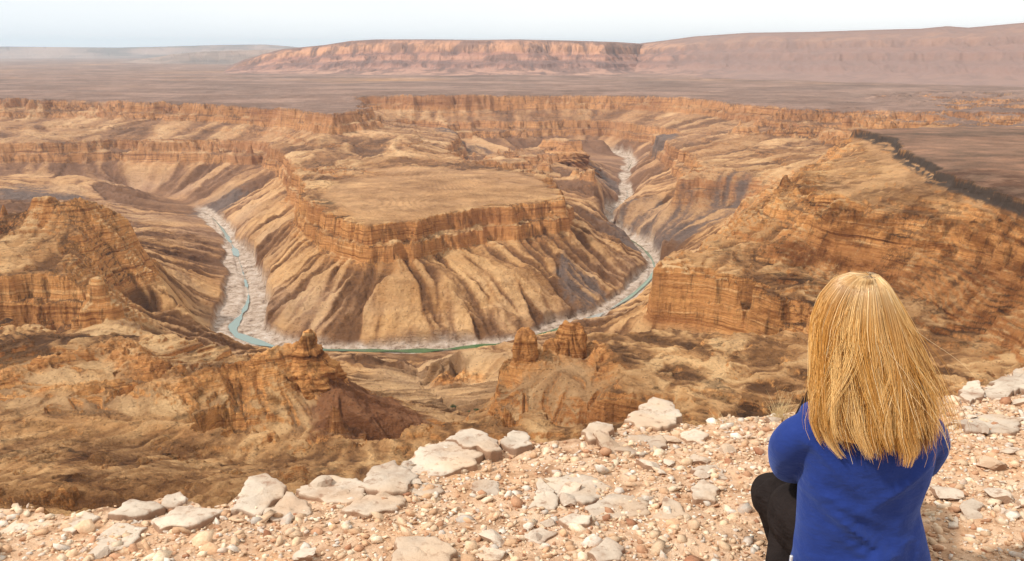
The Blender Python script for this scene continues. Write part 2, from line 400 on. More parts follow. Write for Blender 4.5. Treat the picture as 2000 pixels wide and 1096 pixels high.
def terrain(X, Y):
    r = np.hypot(X, Y); far = sstep(5200, 6600, r)
    h = sample(H1, X, Y); st = sample(STK, X, Y); d = sample(rd, X, Y); zr = sample(rz, X, Y); am = sample(amp, X, Y)
    am = am * (1 - .75 * sstep(-192, -187, h2z(h)) * (X > 300))
    scr = screef(X, Y); am = am * (1 - .55 * scr) * (1 - .4 * (1 - sstep(640, 760, Y)))
    # small-scale erosion, gullies along the fall lines
    h = h + am * (fbm(X / 24, Y / 24, 6, 33, .66, True) * 5.0 + st * 1.0 * np.clip(r / 1000 - .2, .6, 1.5))
    soft = softf(X, Y)
    z = h2z(h) * (1 - soft) + h2z_soft(h) * soft
    # thin ledges of the bedded rock, showing through the scree in places
    low_ = 1 - sstep(-384, -366, z)
    rock = (1 - .6 * scr) * (1 - .85 * low_) * sstep(-.35, .1, fbm(X / 130, Y / 130, 3, 37) + .25 * (z > -372) - .25 * (z < -385)) * sstep(.1, .4, am + .2)
    per = 6.3 + 1.5 * fbm(X / 300, Y / 300, 2, 39)
    ph_ = (z + 3 * fbm(X / 60, Y / 60, 2, 43)) / per
    z = z + rock * per * .8 * (sstep(.25, .75, ph_ - np.floor(ph_)) - (ph_ - np.floor(ph_)))
    z = z + (low_ * am * 2.6 + scr * 3.2 * (z < -296)) * (np.abs(st) * -1.3 + .8 + .5 * st) * np.clip(r / 1300, .6, 1.4) * 1.15
    z = z + am * st * 1.7 * np.clip(r / 1200 - .1, .55, 1.6) + fbm(X / 9, Y / 9, 4, 41, .65) * 1.5 * (am + .12)
    cr_ = 1 - sstep(4, 20, sample(CRD, X, Y) + fbm(X / 16, Y / 16, 3, 47) * 9)
    z = z + cr_ * (fbm(X / 11, Y / 11, 4, 49, .6, True) * 4.5 + 4)
    # plains: low swells and shallow washes
    top = sstep(-208, -200, z)
    z = z + top * (fbm(X / 420, Y / 120, 5, 51, .6) * 9 + 1.5) * sstep(2500, 3600, r)
    z = z * (1 - far) + far * (-203 + fbm(X / 1100, Y / 420, 5, 61, .6) * 16)
    # river bed
    w = 20 + 20 * fbm(X / 90, Y / 90, 4, 71) + 20 * sstep(-250, -420, X) * sstep(2300, 1500, Y)
    bedm = 1 - sstep(w, w + 10, d)
    zb = zr + fbm(X / 9, Y / 9, 3, 81) * .7 + sstep(7, 15, d) * 3.2 - 2.2 + d * .02
    bedm = bedm * sstep(-1010, -900, X)
    z = np.where(r < 5000, z * (1 - bedm) + np.minimum(zb, z + 3) * bedm, z)
    return z, st, bedm, am

def edges(a, b, n): return list(np.linspace(a, b, n, endpoint=False))
LRS = np.array(edges(math.log(60), math.log(330), 270) + edges(math.log(330), math.log(4700), ROWS) + edges(math.log(4700), math.log(60000), 240))
PHS = np.radians(np.concatenate([np.linspace(-60, -35, 130, endpoint=False), np.linspace(-35, 35, COLS, endpoint=False), np.linspace(35, 60, 131)]))
X = (np.exp(LRS)[:, None] * np.sin(PHS)[None]).astype(np.float32); Y = (np.exp(LRS)[:, None] * np.cos(PHS)[None]).astype(np.float32)
Z, ST, BED, AM = terrain(X, Y)
Rr = np.hypot(X, Y)
# slope of the finished surface
dZr = np.gradient(Z, axis=0) / np.gradient(Rr, axis=0); dZp = np.gradient(Z, axis=1) / (Rr * np.gradient(PHS)[None])
SL = np.hypot(dZr, dZp)
def blobs(lst, X, Y):
    """patches of another rock, each (u, v, z, rx, ry, angle)"""
    m = np.zeros(X.shape, np.float32)
    for u, v, z, rx, ry, a in lst:
        x, y = at(u, v, z); dx, dy = X - x, Y - y; c, s = math.cos(math.radians(a)), math.sin(math.radians(a))
        q = np.hypot((dx * c + dy * s) / rx, (-dx * s + dy * c) / ry)
        m = np.maximum(m, 1 - sstep(.7, 1.05, q + .35 * fbm(X / (rx * .3), Y / (rx * .3), 3, 91)))
    return m
DARK = blobs([(720,800,-340,46,80,-25),(790,825,-352,34,55,-25),(680,775,-340,34,44,-20)], X, Y)
TOPM = np.where(Y > 2450 + 400 * (X < 300), sstep(-214, -205, Z), sstep(-173.5, -170.5, Z) * sstep(850, 950, Y) * sstep(300, 400, X))
CRM = (1 - sstep(6, 26, sample(CRD, X, Y) + fbm(X / 20, Y / 20, 4, 48) * 14)) * (Y < 1500)
SCREE = (1 - CRM) * screef(X, Y) * sstep(-.45, .0, fbm(X / 45, Y / 45, 4, 95) + .1)
BASE = blobs([(1330,440,-420,200,170,0),(1240,415,-420,100,110,0),(1290,320,-410,60,260,0),(900,300,-400,130,220,0),(430,395,-440,80,170,0),(1180,350,-420,70,160,0),(60,370,-390,170,150,0),(1150,560,-440,60,120,20)], X, Y)
BROWN = blobs([(1830,470,-240,230,250,0),(1560,440,-290,120,140,0),(330,470,-430,130,200,0),(420,800,-340,60,40,0),(100,920,-240,110,60,0),(330,900,-300,120,60,0)], X, Y)
CLIFF = sstep(.75, 1.5, SL) * (1 - .9 * (1 - sstep(-388, -368, Z)))
CAPM = sstep(-189, -185, Z) * (1 - sstep(-171, -168.5, Z)) * sstep(.25, .5, SL) * sstep(850, 950, Y)

m = Mat('canyon_rock', .95, .12)
st = m.attr('streak'); cl = m.attr('cliff'); bed = m.attr('bed'); dk = m.attr('dark')
geo = m.n('ShaderNodeNewGeometry'); sep = m.n('ShaderNodeSeparateXYZ'); m.l(geo.outputs['Position'], sep.inputs[0])
z = sep.outputs['Z']; yy = sep.outputs['Y']
wob = m.noise((.006, .006, .006), 3)
zw = m.math('ADD', z, m.math('MULTIPLY', m.math('SUBTRACT', wob, .5), 14.0))
# thin beds of the cliffs
cb = m.n('ShaderNodeCombineXYZ'); m.l(m.math('MULTIPLY', zw, .16), cb.inputs['Z']); m.l(m.math('MULTIPLY', sep.outputs['X'], .004), cb.inputs['X']); m.l(m.math('MULTIPLY', yy, .004), cb.inputs['Y'])
bn = m.n('ShaderNodeTexNoise'); bn.inputs['Scale'].default_value = 1.0; bn.inputs['Detail'].default_value = 5; bn.inputs['Roughness'].default_value = .65; m.l(cb.outputs[0], bn.inputs['Vector'])
beds = m.ramp(bn.outputs['Fac'], [(.30, (.13, .05, .018)), (.40, (.36, .155, .055)), (.49, (.58, .30, .12)), (.56, (.44, .20, .075)), (.68, (.68, .41, .20))])
joint = m.noise((.07, .07, .012), 5, .7)
jm = m.ramp(joint, [(.36, .45), (.47, 1.0), (.62, 1.12)])
cliffc = m.mix(1.0, m.mix(1.0, beds, jm, 'MULTIPLY'), (1.22, 1.16, 1.05), 'MULTIPLY')
red = m.noise((.0025, .0025, .01), 3)
cliffc = m.mix(m.ramp(red, [(.48, 0.0), (.62, .55)]), cliffc, m.mix(bn.outputs['Fac'], (.24, .075, .025), (.50, .20, .07)))
# talus
tn = m.math('ADD', m.math('MULTIPLY', m.noise((.012, .012, .03), 4, .62), .5), m.math('MULTIPLY', m.noise((.09, .09, .16), 6, .72), .5))
sv = m.math('ADD', m.math('MULTIPLY', m.math('ADD', m.math('MULTIPLY', st, 1.35), -.175), .58), m.math('MULTIPLY', tn, .42))
tal = m.ramp(sv, [(.35, (.075, .034, .014)), (.42, (.19, .093, .040)), (.475, (.37, .20, .090)), (.54, (.53, .315, .150)), (.66, (.70, .46, .245))])
lg = m.noise((.005, .005, .012), 5, .62)
lg = m.math('MULTIPLY', lg, m.ramp(m.math('MULTIPLY', m.math('ADD', z, 500.0), 1 / 200.0), [(.55, .80), (.75, 1.0)]))
tal = m.mix(m.ramp(lg, [(.44, 0.0), (.6, .6)]), tal, m.mix(sv, (.20, .085, .03), (.50, .25, .095)))
# dark basement rock of the inner gorge
bas = m.ramp(sv, [(.35, (.085, .050, .044)), (.45, (.20, .125, .098)), (.55, (.38, .25, .175)), (.68, (.56, .40, .27))])
bz = m.ramp(m.math('MULTIPLY', m.math('ADD', zw, 520.0), 1 / 200.0), [(.0, 1.0), (.45, 1.0), (.76, 0.0)])
bp = m.ramp(m.noise((.004, .004, .006), 5, .65), [(.40, .0), (.60, .9)])
tal = m.mix(m.math('MULTIPLY', bz, bp), tal, bas)
tlow = m.ramp(m.math('MULTIPLY', m.math('ADD', z, 500.0), 1 / 200.0), [(.62, 1.0), (.74, .25)])
tal = m.mix(m.math('MULTIPLY', tlow, m.ramp(m.math('ADD', m.math('MULTIPLY', st, .8), m.math('MULTIPLY', tn, .2)), [(.42, .92), (.55, 0.0)])), tal, m.mix(tn, (.09, .045, .025), (.24, .125, .065)))
oc = m.ramp(m.noise((.014, .014, .03), 6, .68), [(.46, 0.0), (.54, .85)])
bl = m.ramp(bn.outputs['Fac'], [(.36, .30), (.44, .95), (.52, 1.1), (.57, .70), (.66, 1.12)])
rough_c = m.mix(1.0, m.mix(.35, tal, beds), m.mix(1.0, bl, jm, 'MULTIPLY'), 'MULTIPLY')
tal = m.mix(tlow, tal, m.mix(1.0, tal, (.97, .87, .76), 'MULTIPLY'))
oc = m.math('MULTIPLY', oc, m.ramp(m.math('MULTIPLY', m.math('ADD', z, 500.0), 1 / 200.0), [(.60, .12), (.78, 1.0)]))
oc = m.math('MULTIPLY', oc, m.math('SUBTRACT', 1.0, m.math('MULTIPLY', m.attr('scree'), .8)))
tal = m.mix(m.math('MULTIPLY', m.attr('scree'), .55), tal, m.mix(sv, (.30, .165, .08), (.66, .44, .25)))
tal = m.mix(oc, tal, rough_c)
am = m.attr('am'); fl_ = m.math('MULTIPLY', m.ramp(am, [(.14, .7), (.30, 0.0)]), m.ramp(m.math('MULTIPLY', m.math('ADD', z, 400.0), 1 / 200.0), [(.40, 0.0), (.46, 1.0)]))
tal = m.mix(fl_, tal, m.mix(m.ramp(m.noise((.008, .012, .01), 7, .7), [(.36, 0.0), (.6, 1.0)]), (.26, .135, .065), (.62, .36, .18)))
sl = m.mix(m.math('MAXIMUM', cl, m.math('MULTIPLY', m.attr('crest'), m.ramp(m.noise((.05, .05, .05), 5, .65), [(.42, .25), (.54, .95)]))), tal, cliffc)
# plateau tops: stony, banded, pinkish grey
pn = m.math('ADD', m.math('MULTIPLY', m.noise((.0016, .0026, .0), 5, .6), .6), m.math('MULTIPLY', m.noise((.016, .022, .0), 5, .7), .4))
top = m.ramp(pn, [(.40, (.09, .068, .056)), (.47, (.165, .115, .092)), (.54, (.25, .165, .13)), (.62, (.37, .24, .18))])
tz = m.attr('top')
flat = m.math('SUBTRACT', 1.0, cl, True)
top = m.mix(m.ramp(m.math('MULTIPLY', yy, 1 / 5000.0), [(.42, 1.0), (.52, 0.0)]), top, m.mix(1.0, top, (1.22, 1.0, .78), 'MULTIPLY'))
sl = m.mix(m.math('MULTIPLY', tz, flat), sl, top)
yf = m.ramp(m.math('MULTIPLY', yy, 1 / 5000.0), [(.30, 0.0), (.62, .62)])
sl = m.mix(yf, sl, m.mix(.62, sl, m.mix(sv, (.20, .105, .075), (.50, .30, .215))))  # rock turned pinker and greyer with distance, haze tint put into colour
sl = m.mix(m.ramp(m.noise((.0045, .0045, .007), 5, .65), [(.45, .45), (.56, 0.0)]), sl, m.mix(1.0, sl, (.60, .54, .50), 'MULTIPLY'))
ba = m.math('MULTIPLY', m.attr('base'), m.ramp(m.math('ADD', m.math('MULTIPLY', st, .5), m.math('MULTIPLY', tn, .5)), [(.46, .92), (.58, .15)]))
sl = m.mix(ba, sl, m.mix(tn, (.045, .030, .030), (.28, .20, .17)))
sl = m.mix(m.math('MULTIPLY', m.attr('brown'), m.ramp(m.noise((.02, .02, .05), 6, .7), [(.44, .9), (.56, .1)])), sl, m.mix(1.0, sl, (.42, .34, .28), 'MULTIPLY'))
sl = m.mix(m.math('SUBTRACT', 1.0, tz), sl, m.mix(1.0, sl, (1.05, 1.03, .97), 'MULTIPLY'))
# pale boulder bed
rb = m.noise((.06, .06, .06), 6, .7)
bedc = m.ramp(rb, [(.36, (.20, .13, .09)), (.44, (.44, .32, .235)), (.55, (.57, .44, .345)), (.68, (.70, .60, .51))])
bv = m.ramp(m.voro((.11, .11, .11)), [(.10, .35), (.24, 1.0)]); bedc = m.mix(m.ramp(m.noise((.02, .02, .02), 4, .6), [(.42, .2), (.55, .85)]), bedc, m.mix(1.0, bedc, bv, 'MULTIPLY'))
sl = m.mix(bed, sl, bedc)
sl = m.mix(m.math('MULTIPLY', dk, .9), sl, m.mix(sv, (.11, .038, .016), (.30, .12, .052)))
# scattered dark stones and scrub
sp = m.voro((.16, .16, .16)); spm = m.ramp(sp, [(.10, .45), (.22, 1.0)])
sl = m.mix(m.math('MULTIPLY', flat, .8), sl, m.mix(1.0, sl, spm, 'MULTIPLY'))
cap = m.attr('cap'); sl = m.mix(cap, sl, m.mix(joint, (.035, .024, .018), (.12, .078, .055)))
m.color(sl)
m.bump(m.noise((.03, .03, .05), 8, .72), 14.0, .9)
m.bump(m.noise((.22, .22, .35), 6, .7), 3.2, .9)
m.bump(bn.outputs['Fac'], 10.0, .35)
CANYON_MAT = m.m
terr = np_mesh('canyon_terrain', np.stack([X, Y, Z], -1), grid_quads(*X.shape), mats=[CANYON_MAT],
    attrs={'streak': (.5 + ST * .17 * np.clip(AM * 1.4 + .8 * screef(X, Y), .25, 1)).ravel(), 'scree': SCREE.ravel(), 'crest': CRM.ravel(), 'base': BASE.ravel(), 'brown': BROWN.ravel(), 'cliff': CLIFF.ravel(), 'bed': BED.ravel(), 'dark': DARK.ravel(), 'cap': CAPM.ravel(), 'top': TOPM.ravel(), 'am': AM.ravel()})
tag(terr, kind='structure')

# ------------------------------------------------------------------ river water
def ribbon(name, P, width, mat, dz=.35):
    P = resample(P, 8.0); T = np.gradient(P[:, :2], axis=0); T /= np.linalg.norm(T, axis=1)[:, None] + 1e-9
    N = np.stack([-T[:, 1], T[:, 0]], 1); rows = []
    for s in (-1, -.5, 0, .5, 1):
        q = P.copy(); q[:, :2] += N * (width(P) * s)[:, None]; rows.append(q)
    co = np.stack(rows, 0); co[..., 2] += dz
    return np_mesh(name, co, grid_quads(5, len(P)), mats=[mat])
w = Mat('river_water', .14, .5)
wn = w.noise((.004, .004, .004), 3)
w.color(w.ramp(w.math('MULTIPLY', w.math('ADD', w.n('ShaderNodeSeparateXYZ').outputs[0], 0), 0), [(0, (.2, .3, .28)), (1, (.2, .3, .28))]))
px = w.n('ShaderNodeNewGeometry'); psx = w.n('ShaderNodeSeparateXYZ'); w.l(px.outputs['Position'], psx.inputs[0])
fx = w.ramp(w.math('MULTIPLY', w.math('ADD', psx.outputs['X'], 800.0), 1 / 1600.0), [(.26, (.15, .205, .17)), (.36, (.06, .11, .05)), (.52, (.05, .13, .04)), (.60, (.26, .24, .20)), (.66, (.09, .14, .05)), (.72, (.16, .20, .13))])
w.color(fx)
w.bump(w.noise((.25, .25, .25), 3), .1, .3)
wid = lambda P: np.clip(4.5 + 14 * fbm(P[:, 0] / 75, P[:, 1] / 75, 3, 5), .1, 11) * (1 - .7 * sstep(1900, 2500, P[:, 1])) * (1 - .6 * sstep(100, 220, P[:, 0])) + .2
ribbon_o = ribbon('river', RIVER_S[RIVER_S[:, 0] > -930], wid, w.m, .3); tag(ribbon_o, kind='structure')
# ------------------------------------------------------------------ table mountain on the skyline and the blue hills beyond
def interp_u(pts, u): return np.interp(u, [p[0] for p in pts], [p[1] for p in pts])
def ridge(name, u0, u1, crest, foot, ny, bands, seed, mat, depth=.18, rows=150, cols=1000, rough=1.0):
    us = np.linspace(u0, u1, cols)
    vc = interp_u(crest, us); Yf = interp_u(foot, us)                       # crest pixel row, foot distance
    t = np.linspace(0, 1, rows)[:, None] * np.ones((1, cols))
    Yc = Yf * (1 + depth)
    vb = (548.0 - vc) / F; k = Yc / (math.cos(PITCH) + vb * math.sin(PITCH))
    zc = -Yc * np.tan(PITCH + np.arctan((vc - 548.0) / F))
    zf = -206.0
    xs = (us - 1000) / F
    Yt = Yf + (Yc - Yf) * t
    Xw = xs[None] * Yt * .985; H = zc - zf
    warp = fbm(Xw / 520, Yt / 900, 5, seed, .55, True)
    fine = fbm(Xw / 90, Yt / 260, 5, seed + 5, .6, True)
    tt = np.clip(t + warp * .09 * rough * np.sin(np.pi * np.clip(t, 0, 1)) + fine * .03 * rough * np.sin(np.pi * t), 0, 1)
    prof = np.interp(tt, [b[0] for b in bands], [b[1] for b in bands])
    Zw = zf + H[None] * prof + fine * 3 * np.sin(np.pi * t) * rough
    back = np.array([[1.25], [1.6]]); 
    Xw = np.concatenate([Xw, Xw[-1:] * 1.15, Xw[-1:] * 1.4]); Yb = np.concatenate([Yt, Yt[-1:] * 1.15, Yt[-1:] * 1.4])
    Zw = np.concatenate([Zw, Zw[-1:] - H * .05, Zw[-1:] * 0 - 240])
    rel = np.concatenate([prof, prof[-1:], prof[-1:]]); 
    sl = np.abs(np.gradient(Zw, axis=0) / np.maximum(np.gradient(Yb, axis=0), 1))
    o = np_mesh(name, np.stack([Xw, Yb, Zw], -1), grid_quads(*Xw.shape), mats=[mat], attrs={'rel': rel.ravel(), 'fine': (.5 + .5 * np.concatenate([fine, fine[-1:], fine[-1:]])).ravel(), 'sl': sstep(.3, 1.2, sl).ravel()})
    tag(o, kind='structure'); return o
h = Mat('ridge_rock', .95, .1)
rel = h.attr('rel'); fi = h.attr('fine'); hsl = h.attr('sl')
n1 = h.noise((.0012, .0012, .02), 6, .6); n2 = h.noise((.006, .006, .004), 5, .6)
v = h.math('ADD', rel, h.math('MULTIPLY', h.math('SUBTRACT', n1, .5), .25))
base = h.ramp(v, [(.05, (.40, .23, .165)), (.22, (.33, .175, .13)), (.34, (.22, .125, .10)), (.44, (.42, .22, .15)), (.56, (.30, .15, .11)), (.66, (.46, .235, .145)), (.78, (.52, .27, .155)), (.9, (.44, .225, .14)), (.98, (.22, .13, .10))])
base = h.mix(h.ramp(n2, [(.44, .0), (.56, .75)]), base, (.15, .09, .075))
base = h.mix(h.ramp(fi, [(.3, .8), (.52, 0.0)]), base, (.13, .08, .068))
hp = h.n('ShaderNodeSeparateXYZ'); hg = h.n('ShaderNodeNewGeometry'); h.l(hg.outputs['Position'], hp.inputs[0])
rt = h.ramp(h.math('MULTIPLY', h.math('ADD', hp.outputs['X'], 0.0), 1 / 4000.), [(.28, 0.0), (.45, .75)])
base = h.mix(rt, base, h.mix(n2, (.17, .115, .10), (.30, .19, .155)))
h.color(base); h.bump(n2, 25, .5)
# foot distances and crest rows (photo pixels)
ridge('far_ridge', 395, 1400, [(395,148),(440,141),(480,120),(520,106),(560,96),(640,88),(690,80),(740,77),(860,77),(930,78),(1010,77),(1100,79),(1200,82),(1260,86),(1290,88),(1400,92)],
      [(395,8600),(700,7900),(1000,7500),(1180,7700),(1240,8300),(1330,10500),(1400,11500)], 0, [(0,0),(.30,.10),(.42,.20),(.46,.30),(.58,.40),(.61,.50),(.70,.62),(.74,.82),(.80,.95),(1,1)], 101, h.m)
ridge('far_ridge', 1180, 3900, [(1180,100),(1250,84),(1285,80),(1350,71),(1450,64),(1580,62),(1700,58),(1780,56),(1830,51),(1870,54),(2000,42),(2200,25),(2500,8),(2900,20),(3300,50),(3600,90),(3900,150)],
      [(1180,8600),(1290,7700),(1500,6600),(1800,5800),(2000,5300),(2500,4900),(3900,4900)], 0, [(0,0),(.25,.08),(.38,.16),(.42,.26),(.52,.36),(.55,.50),(.68,.62),(.71,.76),(.86,.9),(1,1)], 131, h.m, depth=.26)
b = Mat('hill_rock', .95, .1)
b.color(b.ramp(b.noise((.0006, .0006, .004), 5, .6), [(.38, (.16, .12, .10)), (.6, (.34, .23, .18))]))
def far_hill(u0, u1, crest, Y, zf, seed, n=420):
    us = np.linspace(u0, u1, n); vc = interp_u(crest, us)
    zc = -Y * np.tan(PITCH + np.arctan((vc - 548.0) / F)); xs = (us - 1000) / F * Y * .97
    rows = []
    for f, g in ((-.16, 0), (-.09, .12), (-.05, .34), (-.025, .7), (-.008, .93), (0, 1), (.03, 1), (.12, 0)):
        yy_ = Y * (1 + f) + fbm(us / 14, us * 0 + g * 7, 4, seed) * Y * .02 * (1 - abs(2 * g - 1) * .5)
        rows.append(np.stack([xs * (1 + f), yy_, zf + (zc - zf) * g + fbm(us / 9, us * 0 + f * 30, 4, seed + 3) * 7 * (g < 1)], -1))
    P = np.stack(rows); o = np_mesh('distant_hills', P, grid_quads(*P.shape[:2]), mats=[b.m]); tag(o, kind='structure')
far_hill(-500, 700, [(-500,88),(-200,90),(0,91),(120,92),(230,93),(330,91),(420,88),(520,87),(560,90),(620,96),(700,110)], 30000, -230, 201)
far_hill(150, 620, [(150,130),(240,122),(300,113),(340,106),(400,101),(460,99),(520,97),(620,96)], 17000, -220, 211)
far_hill(-500, 330, [(-500,108),(-200,112),(0,116),(90,120),(160,124),(250,128),(330,131)], 20000, -220, 221)

# ------------------------------------------------------------------ haze over the whole place
def box_mesh(name, lo, hi, mat):
    co = [(x, y, z_) for z_ in (lo[2], hi[2]) for y in (lo[1], hi[1]) for x in (lo[0], hi[0])]
    q = [(0, 2, 3, 1), (4, 5, 7, 6), (0, 1, 5, 4), (2, 6, 7, 3), (0, 4, 6, 2), (1, 3, 7, 5)]
    return np_mesh(name, co, q, mats=[mat], smooth=False)
hz = bpy.data.materials.new('haze'); hz.use_nodes = True; hz.node_tree.nodes.clear()
pv = hz.node_tree.nodes.new('ShaderNodeVolumePrincipled'); ho = hz.node_tree.nodes.new('ShaderNodeOutputMaterial')
pv.inputs['Color'].default_value = (.78, .89, 1.0, 1); pv.inputs['Density'].default_value = HAZE; pv.inputs['Anisotropy'].default_value = .2
hz.node_tree.links.new(pv.outputs[0], ho.inputs['Volume'])
ho_ = box_mesh('haze', (-62000, -300, -560), (62000, 63000, 700), hz); tag(ho_, kind='stuff')
# ------------------------------------------------------------------ free-standing rocks of the canyon
def tower(name, label, x, y, zb, zt, wx, wy, prof, seed, lobes=1, cat='rock pinnacle', ntheta=150, nh=90, step=.07):
    th = np.linspace(0, 2 * np.pi, ntheta, endpoint=False)[None]; t = np.linspace(0, 1, nh)[:, None]
    H = zt - zb; base = np.interp(t, [p[0] for p in prof], [p[1] for p in prof])
    cx, sx_ = np.cos(th), np.sin(th)
    q = 1 / (np.abs(cx) ** 4 + np.abs(sx_) ** 4) ** (1 / 4)
    n = fbm(cx * 1.6 + 7 + seed + t * 2.3, sx_ * 1.6 + t * 1.9, 4, seed, .6, True)
    n2 = fbm(cx * 5 + 3 + t * 6, sx_ * 5 + t * 5, 4, seed + 3, .6)
    strat = vnoise(t * 17 + 0 * th, t * 0 + cx * .6, seed + 9) * .06 + vnoise(t * 39 + 0 * th, t * 0 + cx * 1.5, seed + 19) * .05
    r = base * q * (1 + (.30 * n + .22 * n2) * (1 - .3 * t) - strat)
    X_ = r * cx * wx / 2; Y_ = r * sx_ * wy / 2
    top = fbm(X_ / wx * 5 + 3, Y_ / wy * 5, 3, seed + 30) * .06 * (t > .6)
    Z_ = H * (t + top) - H * .0
    co = np.stack([X_ + 0 * t, Y_ + 0 * t, Z_ + 0 * th], -1).reshape(-1, 3)
    co = np.concatenate([co, [[0, 0, float(Z_[-1].mean())]]])
    i = np.arange(nh * ntheta).reshape(nh, ntheta); j = np.roll(i, -1, 1)
    q4 = np.stack([i[:-1], j[:-1], j[1:], i[1:]], -1).reshape(-1, 4)
    tr = np.stack([i[-1], j[-1], np.full(ntheta, nh * ntheta)], -1)
    one = np.ones(len(co), np.float32)
    o = np_mesh(name, co, q4, tr, mats=[CANYON_MAT], attrs={'streak': one * .5, 'cliff': one, 'bed': one * 0, 'dark': one * 0, 'cap': one * 0, 'top': one * 0, 'base': one * 0, 'scree': one * 0, 'crest': one * 0, 'brown': one * 0, 'am': one})
    o.location = (x, y, zb); tag(o, label, cat); return o
def gz(x, y): return float(terrain(np.array([x], np.float32), np.array([y], np.float32))[0][0])
P1 = [(0, 1.9), (.25, 1.75), (.42, 1.45), (.5, 1.05), (.62, .82), (.72, .72), (.74, .52), (.86, .46), (.94, .38), (1, .22)]
P2 = [(0, 1.7), (.25, 1.5), (.4, 1.15), (.5, 1.0), (.75, .98), (.88, .88), (.95, .7), (1, .35)]
for name, lab, u, v, Yd, topv, wpx, prof, seed in [
    ('rock_pinnacle', 'stepped orange rock pinnacle with a narrow top at the end of the left ridge', 600, 712, 828, 645, 68, P1, 3),
    ('rock_pinnacle', 'small rounded orange rock block standing alone left of the double block', 1026, 722, 838, 645, 48, P2, 14),
    ('rock_pinnacle', 'tallest squat rock block of the pair on the central ridge', 1115, 708, 868, 632, 60, P2, 25),
    ('rock_pinnacle', 'narrow rock pillar touching the left side of the squat block', 1078, 708, 860, 662, 34, P2, 36),
    ('rock_butte', 'far orange butte inside the distant river bend', 1106, 330, 3100, 281, 82, [(0, 1.5), (.3, 1.1), (.42, .98), (.75, .86), (.8, .5), (1, .2)], 47)]:
    x, y, zt = atY(u, topv, Yd); zb = atY(u, v, Yd)[2]; zb -= (zt - zb) * (.9 if Yd < 2000 else .3)
    sc_ = Yd / F * 1.03
    tower(name, lab, x, y, zb, zt, wpx * sc_, wpx * sc_ * .9, prof, seed, cat='rock butte' if 'butte' in name else 'rock pinnacle')

# a few shrubs in the wash
shm = Mat('shrub_leaf', .8, .15); shm.color(shm.mix(shm.noise((2, 2, 2), 3), (.035, .055, .018), (.11, .12, .045)))
def shrub(u, v, Yd, wid_, seed, label):
    r = np.random.default_rng(seed); x, y, z_ = atY(u, v, Yd); zz_ = gz(x, y); n = 900
    d = r.normal(size=(n, 3)); d /= np.linalg.norm(d, axis=1)[:, None]; rad_ = r.random(n) ** .45
    cl_ = r.normal(size=(9, 3)) * .38; c = cl_[r.integers(0, 9, n)] + d * rad_[:, None] * .5; c[:, 2] = np.abs(c[:, 2]) * .8
    a = r.normal(size=(n, 3)); b_ = np.cross(a, r.normal(size=(n, 3))); a /= np.linalg.norm(a, axis=1)[:, None]; b_ /= np.linalg.norm(b_, axis=1)[:, None]
    s2_ = .07 * r.uniform(.6, 1.4, (n, 1)); V = np.stack([c - a * s2_, c - b_ * s2_ * .6, c + a * s2_, c + b_ * s2_ * .6], 1).reshape(-1, 3) * wid_ / 2
    o = np_mesh('shrub', V, np.arange(n * 4).reshape(n, 4), mats=[shm.m]); o.location = (x, y, zz_); tag(o, label, 'shrub')
shrub(888, 790, 985, 9, 1, 'wide dark green shrub in the wash, left of the other two')
shrub(915, 806, 930, 5, 2, 'smallest shrub between the two larger ones in the wash')
shrub(932, 812, 915, 7, 3, 'round dark shrub furthest right in the wash')
# ------------------------------------------------------------------ the ledge at the viewpoint
def plane_z(x, y): return -1.36 - .12 * (y - 2.0)
def at_ledge(u, v):
    y = 1.12 / (Rv(v) - .12); z_ = plane_z(0, y); x, _ = at(u, v, z_); return x, y
EDGE_PX = [(-300,1010),(-100,992),(0,984),(60,984),(90,998),(160,1000),(220,985),(270,984),(310,968),(360,968),(400,990),(450,985),(480,950),(530,946),(565,962),(600,945),(650,936),(700,940),
 (740,925),(790,905),(830,878),(880,862),(930,852),(960,868),(1000,852),(1050,868),(1090,866),(1130,866),(1160,845),(1200,846),(1230,818),(1262,802),(1300,806),(1330,826),(1370,826),(1400,812),(1440,806),
 (1500,806),(1560,802),(1640,795),(1700,790),(1800,782),(1870,776),(1890,765),(1930,748),(1980,732),(2040,712),(2120,690),(2400,660)]
ep = np.array([at_ledge(u, v) for u, v in EDGE_PX]); ep = ep[np.argsort(ep[:, 0])]
def edge_y(x): return np.interp(x, ep[:, 0], ep[:, 1])
def lsteps(segs):
    out = []
    for a, b_, n in segs: out += list(np.linspace(a, b_, n, endpoint=False))
    return np.array(out + [segs[-1][1]])
xs = lsteps([(-40, -3.2, 60), (-3.2, 4.2, 620), (4.2, 40, 60)])
ss = lsteps([(-14, -3.2, 30), (-3.2, .12, 330), (.12, 2.0, 90), (2.0, 62, 50)])
XL = xs[None] + 0 * ss[:, None]; s_ = ss[:, None] + 0 * xs[None]
e0 = edge_y(xs); fine_e = fbm(xs / .09, xs * 0 + 3, 4, 301, .6) * .035
YL = s_ + (e0 + fine_e)[None]
def ledge_bumps(x, y):
    return fbm(x / .9, y / .9, 3, 311) * .035 + fbm(x / .22, y / .22, 3, 321, .55) * .018
dn = np.clip(s_, 0, None)
drop = dn * 1.15 + np.floor(dn / .35 + fbm(XL / .5, s_ / .5, 3, 331) * .5) * .06 * (dn > .05)
ZL = plane_z(XL, YL) + ledge_bumps(XL, YL) * (s_ < 3) + fbm(XL / .035, YL / .035, 3, 341, .6) * .006 - drop
ZL = ZL - np.clip(dn - 2, 0, None) * .25 - .25 * sstep(0.0, .25, s_) - .0 * XL
ZL = ZL + fbm(XL / 2.5, YL / 2.5, 4, 351) * .5 * sstep(.5, 2, dn)
def ledge_z(x, y):
    x = np.asarray(x, float); y = np.asarray(y, float); return plane_z(x, y) + ledge_bumps(x, y)
g = Mat('ledge_ground', .95, .1)
